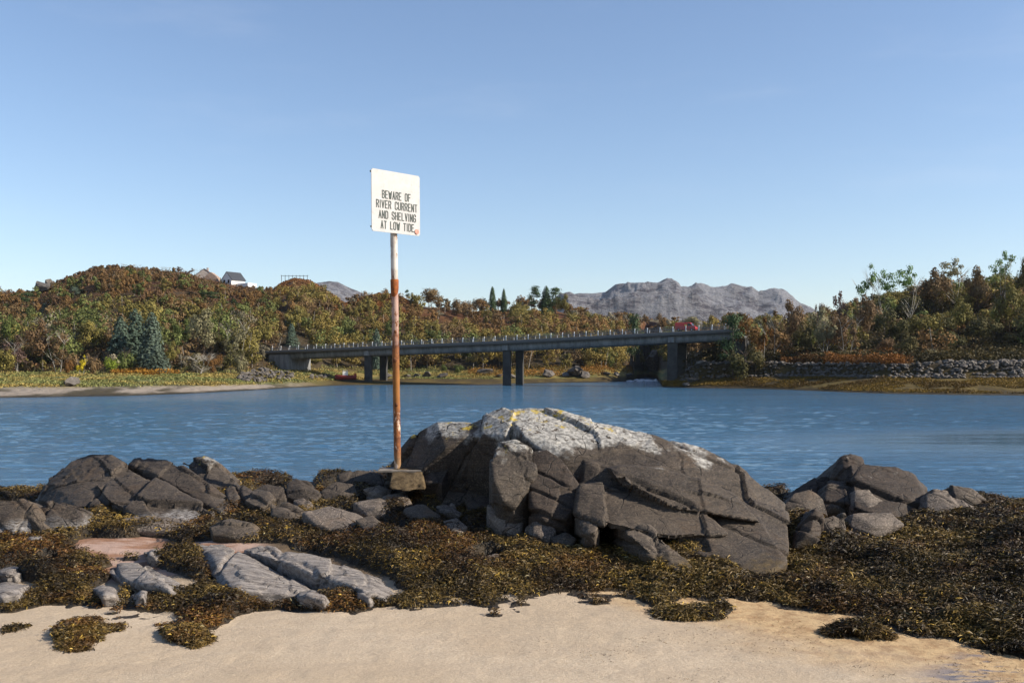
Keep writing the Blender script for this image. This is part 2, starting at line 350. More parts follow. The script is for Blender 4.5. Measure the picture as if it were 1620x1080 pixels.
h = t.math('ADD', t.math('ADD', t.math('MULTIPLY', wv, 0.6), t.math('MULTIPLY', w2, 0.16)), t.math('MULTIPLY', w1, 1.2))
bmp = t.n.new("ShaderNodeBump"); t.l.new(h, bmp.inputs["Height"]); t.l.new(amp, bmp.inputs["Strength"]); bmp.inputs["Distance"].default_value = 0.75
WATER = t.fin(t.mix(t.ramp(w3, 0.4, 0.6), (0.026, 0.088, 0.160), (0.044, 0.118, 0.200)), 0.09, bmp.outputs[0], 0.5); t.b.inputs["IOR"].default_value = 1.33
wp = axis([(-9000, -250, 16), (-250, 1870, 760), (1870, 12000, 17)]); wd = np.concatenate([12 * (140 / 12) ** (np.arange(620) / 620), 140 * (6000 / 140) ** (np.arange(26) / 25)])
PXw, Dw = np.meshgrid(wp, wd); Xw = np.clip((PXw - CX) / F * Dw, -6000, 6000)
def wv_(ax, ay, s_, o=2): return fbm(np.stack([Xw.ravel() / ax, Dw.ravel() / ay + 0.15 * Xw.ravel() / ax, np.zeros(Xw.size)], 1), o, s_).reshape(Xw.shape)
calm = ss(-0.35, 0.25, wv_(28, 9, 401, 3)); fade = (1 - ss(70, 130, Dw)) * (0.30 + 0.70 * ss(18, 45, Dw))
glassy = 1 - 0.93 * ss(1.7, 0.2, ((Xw - 27) / 17) ** 2 + ((Dw - 47) / 11) ** 2 + 0.5 * wv_(9, 3, 407, 3))     # sheltered water that mirrors the wood
Zw = fade * (0.78 + 0.22 * calm) * glassy * (0.040 * wv_(1.7, 0.62, 402) + 0.026 * wv_(0.6, 0.24, 403) + 0.022 * wv_(6, 2.0, 404))
tag(link("river", grid_mesh("river", Xw, Dw, Zw), WATER), kind="structure")

# ------------------------------------------------------------------ far land: column profiles (photo column -> distances and heights)
def rz(row, d): return CZ - (row - HY) / F * d
# px, shore d, (bank d, z), (flat d, z), ridge d, ridge row(ground), shape
COLS = [(-1000, 95, 110, 1.0, 190, 3.0, 330, 500), (-500, 100, 116, 1.0, 190, 3.0, 340, 480), (-150, 108, 124, 1.0, 188, 2.7, 350, 476), (0, 117, 132, 1.0, 192, 2.6, 355, 468), (60, 119, 134, 1.0, 192, 2.5, 360, 462),
        (100, 121, 136, 1.0, 192, 2.5, 360, 446), (150, 123, 138, 1.0, 192, 2.5, 360, 429), (200, 125, 140, 1.0, 192, 2.5, 360, 425), (290, 135, 148, 1.0, 194, 2.5, 360, 429),
        (330, 142, 153, 0.9, 196, 2.5, 358, 441), (400, 158, 170, 0.8, 210, 2.6, 350, 457), (430, 166, 178, 0.8, 222, 2.8, 350, 458), (445, 172, 182, 0.8, 228, 3.0, 350, 448), (466, 178, 188, 0.8, 232, 3.0, 350, 440),
        (490, 184, 196, 0.9, 238, 3.0, 350, 444), (520, 196, 214, 0.9, 246, 2.8, 352, 463), (545, 204, 226, 1.0, 250, 2.6, 356, 479), (575, 208, 230, 1.0, 254, 2.6, 352, 472), (600, 208, 232, 1.0, 256, 2.6, 350, 466),
        (625, 208, 232, 1.0, 256, 2.6, 350, 468), (660, 209, 234, 1.0, 258, 2.6, 350, 484), (740, 210, 236, 1.0, 258, 2.6, 350, 492), (800, 216, 238, 0.9, 258, 2.6, 350, 488), (880, 236, 246, 0.9, 262, 3.0, 345, 492),
        (960, 244, 252, 1.2, 270, 3.5, 345, 513), (990, 262, 268, 1.2, 284, 3.5, 365, 510), (1005, 300, 306, 1.2, 316, 3.0, 400, 508), (1022, 380, 386, 1.2, 395, 2.5, 450, 509), (1036, 330, 336, 1.0, 345, 2.8, 430, 510), (1048, 182, 188, 0.9, 240, 3.0, 390, 512),
        (1070, 178, 186, 1.0, 215, 4.2, 340, 515), (1110, 174, 181, 1.9, 190, 4.6, 300, 520), (1180, 170, 179, 2.0, 186, 4.8, 270, 530), (1250, 160, 174, 2.1, 190, 4.6, 260, 534), (1330, 145, 161, 2.1, 178, 4.5, 252, 522),
        (1400, 136, 152, 2.1, 170, 4.5, 246, 508), (1500, 130, 147, 2.1, 168, 4.6, 240, 484), (1620, 127, 143, 2.1, 165, 4.6, 232, 474), (1800, 122, 138, 2.1, 160, 4.6, 226, 455), (2200, 112, 130, 2.0, 150, 4.6, 220, 450), (2800, 100, 120, 2.0, 140, 4.6, 215, 450)]
CA = np.array(COLS, float)
def col_at(px): return [np.interp(px, CA[:, 0], CA[:, k]) for k in range(1, 8)]
def hill_z(px, d, noise=True):
    px = np.asarray(px, float); d = np.asarray(d, float)
    sh, bd, bz, fd, fz, rd, rr = col_at(px); rzv = CZ - (rr - HY) / F * rd
    z = np.where(d < sh, (d - sh) * 0.15, 0.0)
    z = np.where((d >= sh) & (d < bd), (d - sh) / (bd - sh) * bz, z)
    wall = ss(1050, 1110, px)            # right bank: a stone revetment steps up
    tt = np.clip((d - bd) / (fd - bd), 0, 1); flat = bz + (fz - bz) * tt
    flat = flat * (1 - wall) + wall * (bz + (fz - 0.5 - bz) * ss(0, 0.14, tt) + 0.5 * tt)
    z = np.where((d >= bd) & (d < fd), flat, z)
    t2 = np.clip((d - fd) / (rd - fd), 0, 1); z = np.where((d >= fd) & (d < rd), fz + (rzv - fz) * (0.62 * t2 + 0.38 * np.sin(t2 * math.pi / 2)), z)
    back = np.clip((d - rd) / 140, 0, 1); low = np.maximum(2.0, rzv * 0.25)
    z = np.where(d >= rd, rzv + (low - rzv) * ss(0, 1, back), z)
    if noise:
        x = (px - CX) / F * d; a = ss(0, 25, d - fd) * (1 - 0.6 * ss(rd - 15, rd, d)); z = z + a * (2.2 * n2(x, d, 38, 61, 3)) + ss(sh, bd, d) * 0.12 * n2(x, d, 7, 63, 3)
    return z
def land_z(x, y): 
    v = hill_z(np.array([CX + x / y * F]), np.array([float(y)])); return float(v[0])
pxs = np.unique(np.concatenate([np.linspace(-1000, 0, 60), np.linspace(0, 1620, 420), np.linspace(1620, 2800, 60)]))
ts = []
K = [6, 8, 22, 70, 26, 10]
rows = []
sh, bd, bz, fd, fz, rd, rr = col_at(pxs)
lv = [sh - 12, sh, bd, fd, rd, rd + 140, np.full_like(sh, 1500.0)]
for k in range(6):
    for j in range(K[k]): rows.append(lv[k] + (lv[k + 1] - lv[k]) * j / K[k])
rows.append(lv[6])
D = np.array(rows); PX = np.broadcast_to(pxs, D.shape); Zh = hill_z(PX, D); Xh = (PX - CX) / F * D
# ground colours by zone
def lerp3(a, b, m): return a * (1 - m[..., None]) + b * m[..., None]
SH, BD, FD, RD = [np.broadcast_to(v, D.shape) for v in (sh, bd, fd, rd)]
n_a = n2(Xh, D, 9, 71, 4); n_b = n2(Xh, D, 3, 73, 3); n_c = n2(Xh, D * 0.35, 5, 75, 4)
right = ss(1045, 1060, PX)
c = np.zeros(D.shape + (3,)) + np.array([0.05, 0.036, 0.018])
heath = lerp3(np.array([0.085, 0.030, 0.012]) + np.zeros(D.shape + (3,)), np.array([0.13, 0.062, 0.02]) + np.zeros(D.shape + (3,)), ss(-0.3, 0.4, n_a))
c = lerp3(c, heath, ss(0.35, 0.8, (D - FD) / (RD - FD) + 0.2 * n_b))
bare = ss(0.25, 0.4, n2(Xh, D, 6, 77, 3)) * ss(0.55, 0.8, (D - FD) / (RD - FD)) * ss(420, 440, PX) * (1 - ss(680, 700, PX))
c = lerp3(c, np.array([0.26, 0.24, 0.21]) + c * 0, bare * 0.8)
grass = lerp3(np.array([0.25, 0.19, 0.055]) + c * 0, np.array([0.13, 0.14, 0.045]) + c * 0, ss(-0.25, 0.25, n_c))
c = lerp3(c, grass, (1 - right) * (1 - ss(FD - 6, FD + 4, D)))
sandc = lerp3(np.array([0.30, 0.25, 0.20]) + c * 0, np.array([0.07, 0.055, 0.03]) + c * 0, ss(0.05, 0.3, n_c + 0.15 * n_b))
gl = ss(560, 420, PX)
c = lerp3(c, sandc, gl * (1 - right) * (1 - ss(BD - 5, BD + 3, D + 3 * n_b)))
weedc = lerp3(np.array([0.06, 0.040, 0.010]) + c * 0, np.array([0.12, 0.083, 0.018]) + c * 0, ss(-0.2, 0.3, n_c))
c = lerp3(c, weedc, (1 - gl) * (1 - ss(BD - 2, BD + 4, D)))
c = lerp3(c, np.array([0.035, 0.026, 0.012]) + c * 0, (1 - ss(SH + 1.0, SH + 3.5, D + 1.2 * n_b)))
t = NT("hill_ground"); ca = t.attr("Col")
cc = t.mix(t.ramp(t.noise(1.2, detail=6, rough=0.7), 0.3, 0.7), t.mix(0.6, ca, (0.35, 0.33, 0.3), 'MULTIPLY'), t.mix(0.25, ca, (1, 1, 1), 'ADD') if False else ca)
HILL = t.fin(cc, 0.9, t.bump(t.noise(0.8, detail=6), 0.8, 0.6), 0.2)
land = link("hillside", grid_mesh("hillside", Xh, D, Zh, col=c.reshape(-1, 3)), HILL); tag(land, kind="structure")

# ------------------------------------------------------------------ mountains far off
def mountain(name, prof, d0, d1, seed, label=None):
    p = np.array(prof, float); u = np.linspace(p[0, 0], p[-1, 0], int((p[-1, 0] - p[0, 0]) * 1.3)); tt = np.linspace(0, 1.5, 150)
    U, T = np.meshgrid(u, tt); Dm = d0 + (d1 - d0) * T; top = CZ - (np.interp(U, p[:, 0], p[:, 1]) + 3 - HY) / F * d1
    Xm = (U - CX) / F * Dm; s_ = (d1 - d0)
    sh_ = np.where(T < 1, 0.55 * T + 0.45 * np.sin(T * math.pi / 2) ** 1.3, 1 - (T - 1) * 1.2)
    q = np.stack([Xm.ravel() / (s_ * 0.30), Dm.ravel() / (s_ * 0.30), np.zeros(Xm.size)], 1)
    rn = ridged(q + 0.25 * fbm(q * 1.5, 3, seed + 9)[:, None], 6, seed).reshape(Xm.shape)
    Zm = top * sh_ + s_ * 0.085 * rn * (np.abs(T - 1) * 1.5 + 0.06).clip(0, 1) * np.clip(top / top.max() + 0.2, 0, 1)
    return tag(link(name, grid_mesh(name, Xm, Dm, Zm), MOUNT), kind="structure")
t = NT("mountain_rock")
f = t.noise(0.012, detail=8, rough=0.7); g = t.noise(0.05, t.map(t.pos, (1, 1, 3)), 6, 0.7)
cm = t.mix(t.ramp(f, 0.42, 0.58), (0.05, 0.040, 0.050), (0.20, 0.20, 0.22)); cm = t.mix(t.ramp(g, 0.4, 0.6, 0, 0.7), cm, (0.23, 0.225, 0.23))  # dark tone paints shading into the valleys for crag contrast
MOUNT = t.fin(cm, 0.9, t.bump(t.math('ADD', f, t.math('MULTIPLY', g, 0.5)), 1.0, 30), 0.2)
mountain("mountain", [(760, 530), (840, 512), (880, 480), (900, 468), (918, 466), (932, 466), (958, 466), (975, 455), (990, 452), (1010, 453), (1025, 451), (1040, 453), (1062, 449), (1070, 450), (1078, 459), (1100, 460), (1132, 464),
                      (1140, 462), (1170, 461), (1185, 466), (1200, 474), (1225, 470), (1240, 472), (1262, 485), (1300, 505), (1360, 530)], 1500, 2600, 3)
mountain("distant_hill", [(420, 500), (470, 470), (500, 450), (520, 446), (535, 447), (555, 456), (580, 466), (610, 478), (680, 505)], 1300, 2000, 8)
mountain("low_hill", [(900, 540), (940, 505), (975, 500), (1000, 497), (1030, 503), (1070, 508), (1130, 512), (1180, 520), (1250, 540)], 420, 560, 12)
bpy.data.objects["low_hill"].data.materials.clear()
bpy.data.objects["low_hill"].data.materials.append(plain("heather_slope", (0.085, 0.065, 0.03), 0.9, 0.6, 0.15))

# ------------------------------------------------------------------ foliage
def leaf_mat(name, cols, transl=0.25, attr=False):
    t = NT(name)
    oi = t.n.new("ShaderNodeObjectInfo"); r = oi.outputs["Random"]; ca = t.attr("Col")
    if attr: c = ca
    else: c = t.mix(t.ramp(r, 0.0, 1.0), cols[0], cols[1]); c = t.mix(1.0, c, ca, 'MULTIPLY')
    t.fin(c, 0.75, None, 0.2)
    tr = t.n.new("ShaderNodeBsdfTranslucent"); t.l.new(c, tr.inputs[0]); mx = t.n.new("ShaderNodeMixShader"); mx.inputs[0].default_value = transl
    t.l.new(t.b.outputs[0], mx.inputs[1]); t.l.new(tr.outputs[0], mx.inputs[2]); t.l.new(mx.outputs[0], t.out.inputs[0]); return t.m
LEAF = {'rust': leaf_mat("leaves_rust", [(0.16, 0.078, 0.022), (0.20, 0.105, 0.03)]), 'brown': leaf_mat("leaves_brown", [(0.14, 0.085, 0.042), (0.18, 0.12, 0.055)]),
        'olive': leaf_mat("leaves_olive", [(0.145, 0.125, 0.032), (0.19, 0.155, 0.04)]), 'green': leaf_mat("leaves_green", [(0.08, 0.105, 0.025), (0.11, 0.13, 0.035)]),
        'lime': leaf_mat("leaves_lime", [(0.22, 0.27, 0.03), (0.18, 0.24, 0.03)]), 'yellow': leaf_mat("leaves_yellow", [(0.65, 0.50, 0.03), (0.6, 0.48, 0.03)]),
        'spruce': leaf_mat("needles_blue_green", [(0.085, 0.120, 0.085), (0.105, 0.135, 0.098)]), 'pine': leaf_mat("needles_pine", [(0.05, 0.08, 0.03), (0.065, 0.095, 0.04)]),
        'pale': leaf_mat("leaves_pale", [(0.19, 0.17, 0.09), (0.22, 0.20, 0.11)]), 'dark': leaf_mat("leaves_dark", [(0.085, 0.08, 0.028), (0.11, 0.09, 0.032)]),
        'purple': leaf_mat("twigs_purple", [(0.12, 0.075, 0.06), (0.14, 0.09, 0.065)]), 'bright': leaf_mat("leaves_fresh", [(0.12, 0.20, 0.05), (0.14, 0.20, 0.07)])}
BARK = {'pale': plain("birch_bark", (0.36, 0.33, 0.28), 0.8, 0.5, 2), 'dark': plain("dark_bark", (0.10, 0.075, 0.055), 0.9, 0.4, 2)}

def quads_at(c, size, rng, asp=1.0, up=None, flat=0.0, nrm=None):
    """random oriented quads at centres c with half sizes; flat>0 leans normals up"""
    n = len(c); a = rng.normal(size=(n, 3)); a /= np.linalg.norm(a, axis=1)[:, None]
    b = rng.normal(size=(n, 3))
    if nrm is not None:
        nn_ = nrm + rng.normal(size=(n, 3)) * 0.35; nn_ /= np.linalg.norm(nn_, axis=1)[:, None]
        a -= (a * nn_).sum(1)[:, None] * nn_; a /= np.linalg.norm(a, axis=1)[:, None]; b = np.cross(nn_, a)
    if flat: a[:, 2] *= 1 - flat; b[:, 2] *= 1 - flat; a /= np.linalg.norm(a, axis=1)[:, None]
    b -= (a * b).sum(1)[:, None] * a; b /= np.linalg.norm(b, axis=1)[:, None]
    s = np.asarray(size).reshape(-1, 1) * np.ones((n, 1)); u = a * s; v = b * s * asp
    k = rng.uniform(0.25, 0.6, (n, 1))
    V = np.stack([c - u - v * k, c + u * k - v, c + u + v * k, c - u * k + v], 1).reshape(-1, 3)
    return V, np.arange(n * 4).reshape(n, 4)
def crown_pts(kind, n, rng, want_n=False):
    c, s_, nr = _crown(kind, n, rng)
    return (c, s_, nr) if want_n else (c, s_)
def _crown(kind, n, rng):
    """unit crown (height 1, radius about 0.5) centres + shade"""
    if kind == 'tall':
        c, sh, q = _crown('airy', n, rng); c[:, 2] = 0.45 + 0.56 * c[:, 2]; return c, sh, q
    if kind in ('round', 'airy', 'bush'):
        nl = 10 if kind != 'airy' else 13
        L = rng.normal(size=(nl, 3)); L /= np.linalg.norm(L, axis=1)[:, None]; L *= rng.uniform(0.12, 0.36, (nl, 1)); L[:, 2] *= 1.15
        z0 = 0.62 if kind != 'bush' else 0.45
        L[:, 2] += z0; R = rng.uniform(0.10, 0.20, nl) if kind != 'airy' else rng.uniform(0.05, 0.12, nl)
        if kind == 'bush': R *= 1.25
        k = rng.integers(0, nl, n); q = rng.normal(size=(n, 3)); q /= np.linalg.norm(q, axis=1)[:, None]; q *= (rng.uniform(0.25, 1, (n, 1)) ** 0.4)
        c = L[k] + q * R[k][:, None] + rng.normal(size=(n, 3)) * 0.02; sh = 0.75 + 0.5 * rng.random(nl)[k]
        c[:, 2] = np.where(kind == 'bush', np.abs(c[:, 2]), np.maximum(c[:, 2], 0.14 + 0.1 * rng.random(n)))
        ax = c - [0, 0, z0 - 0.1]; ax /= np.linalg.norm(ax, axis=1)[:, None]; return c, sh, q + 0.5 * ax
    if kind == 'spruce':
        t = 1 - rng.random(n) ** 0.62; t = 0.04 + 0.96 * t; nb = 9
        tier = np.floor(t * 13); ph = tier * 2.4 + rng.integers(0, nb, n) * (2 * math.pi / nb) + rng.normal(size=n) * 0.16
        r = 0.42 * (1 - t) ** 0.58 * (0.82 + 0.30 * np.sin(ph * 3 + tier * 1.7) * np.sin(tier * 2.3 + ph)) * rng.uniform(0.3, 1.0, n) ** 0.6 * (0.75 + 0.35 * np.sin(tier * 3.1) ** 2); z = t - r * 0.28 + rng.normal(size=n) * 0.008
        return np.stack([r * np.cos(ph), r * np.sin(ph), z], 1), 0.7 + 0.6 * rng.random(n), np.stack([np.cos(ph), np.sin(ph), np.full(n, 0.9)], 1)
    if kind == 'pine':
        nl = 14; t = rng.uniform(0.35, 1, nl); ph = rng.uniform(0, 6.28, nl); r = 0.30 * (1.15 - t) * rng.uniform(0.5, 1.2, nl)
        L = np.stack([r * np.cos(ph), r * np.sin(ph), t], 1); k = rng.integers(0, nl, n); q = rng.normal(size=(n, 3)) * [0.085, 0.085, 0.032]
        return L[k] + q, (0.7 + 0.5 * rng.random(nl))[k], q / (np.linalg.norm(q, axis=1)[:, None] + 1e-6) + [0, 0, 0.5]
def branches(kind, rng, pale=False):
    V = []; Q = []; off = 0
    def add(pts, rad, n=5):
        nonlocal off
        v, q = tube_np(pts, rad, n); V.append(v); Q.append(q + off); off += len(v)
    if kind in ('spruce', 'pine'):
        add([(0, 0, -0.02), (0.01, 0, 0.5), (0, 0, 0.97)], [0.022, 0.014, 0.003])
        for i in range(10 if kind == 'pine' else 4):
            z = rng.uniform(0.3, 0.9); a = rng.uniform(0, 6.28); r = 0.25 * (1.1 - z); add([(0, 0, z), (r * math.cos(a), r * math.sin(a), z + 0.05)], [0.008, 0.002], 4)
    else:
        ns = 1 if kind == 'round' else (3 if kind == 'bush' else 2)
        if kind == 'bare': ns = 4
        for s in range(ns):
            a0 = rng.uniform(0, 6.28); sp = 0.02 if ns == 1 else (0.05 if kind != 'bare' else 0.04); lean = (0.05 if ns == 1 else 0.14) if kind != 'bare' else 0.30
            p0 = np.array([sp * math.cos(a0), sp * math.sin(a0), -0.03]); p1 = p0 + [lean * math.cos(a0), lean * math.sin(a0), 0.4]
            p2 = p1 + [lean * math.cos(a0) * 0.6 + rng.normal() * 0.03, lean * math.sin(a0) * 0.6, 0.36]
            add([p0, (p0 + p1) / 2 + rng.normal(size=3) * 0.01, p1, p2], [0.013, 0.010, 0.007, 0.002])
            for j in range(7 if kind != 'bare' else 16):
                f = rng.uniform(0.25, 0.95); b = p1 * (1 - f) + p2 * f if f > 0.5 else p0 * (1 - f * 1.6) + p1 * f * 1.6
                a = rng.uniform(0, 6.28); L = rng.uniform(0.12, 0.32); e = b + [L * math.cos(a), L * math.sin(a), L * rng.uniform(0.3, 1.0)]
                m = (b + e) / 2 + [0, 0, 0.02]; add([b, m, e], [0.0045, 0.003, 0.001], 4)
                for g in range(2 if kind != 'bare' else 4):
                    a += rng.normal() * 0.8; e2 = m + [L * .6 * math.cos(a), L * .6 * math.sin(a), L * .5]; add([m, e2], [0.004, 0.001], 3)
    return np.concatenate(V), np.concatenate(Q)
PROTO = {}
def proto(kind, var, dens=1.0):
    key = (kind, var)
    if key in PROTO: return PROTO[key]
    rng = np.random.default_rng(100 + var * 13 + len(kind) * 7)
    tv, tq = branches(kind, rng); tm = np_mesh(kind + "_trunk", tv, tq, smooth=True)
    cm = None
    if kind == 'bare':
        n = 300; c, s_ = crown_pts('airy', n, rng); c[:, 2] = c[:, 2] * 0.9; V, Q = quads_at(c, rng.uniform(0.006, 0.014, n), rng)
    else:
        n = {'round': 2300, 'airy': 1250, 'tall': 950, 'bush': 1300, 'spruce': 3400, 'pine': 1500}[kind]
        c, s_, nr_ = crown_pts(kind, n, rng, True)
        size = {'round': (0.010, 0.026), 'airy': (0.010, 0.024), 'tall': (0.008, 0.018), 'bush': (0.014, 0.034), 'spruce': (0.010, 0.022), 'pine': (0.010, 0.022)}[kind]
        V, Q = quads_at(c, rng.uniform(*size, n), rng, nrm=nr_)
    cl = np.repeat((s_ * rng.uniform(0.75, 1.25, len(s_)))[:, None], 4, 0) * np.ones((1, 3)) 
    cm = np_mesh(kind + "_crown", V, Q, col=cl); PROTO[key] = (tm, cm); return PROTO[key]
_matme = {}
def with_mat(me, mat):
    k = (me.name, mat.name)
    if k not in _matme:
        m2 = me.copy(); m2.materials.clear(); m2.materials.append(mat); _matme[k] = m2
    return _matme[k]
NAMES = {'round': 'broadleaf_tree', 'airy': 'birch_tree', 'tall': 'birch_tree', 'bush': 'bush', 'spruce': 'spruce_tree', 'pine': 'pine_tree', 'bare': 'bare_tree'}
def tree(px, d, top, wpx, kind, mat, label, bark=None, var=None, group=None):
    x = (px - CX) / F * d; gz = float(hill_z(np.array([px]), np.array([float(d)]))[0]) - 0.15
    if gz < 0.05: gz = 0.05
    h = rz(top, d) - gz; wd = wpx / F * d
    var = random.randrange(4) if var is None else var
    tm, cm = proto(kind, var)
    rad = {'round': 0.48, 'airy': 0.42, 'tall': 0.42, 'bush': 0.50, 'spruce': 0.36, 'pine': 0.30, 'bare': 0.42}[kind]
    sx = wd / (2 * rad); hh = h / (0.97 if kind in ('spruce', 'pine') else (0.92 if kind == 'bush' else 1.05))
    o = empty(NAMES[kind], (x, d, gz), random.uniform(0, 6.28), (sx, sx, hh)); cat = 'bush' if kind == 'bush' else 'tree'
    tag(o, label, cat, group)
    link("trunk" if kind != 'bush' else "stems", with_mat(tm, BARK[bark or ('dark' if kind in ('spruce', 'pine', 'round', 'bush') else 'pale')]), (), o)
    link("crown", with_mat(cm, LEAF[mat]), (), o)
    return o

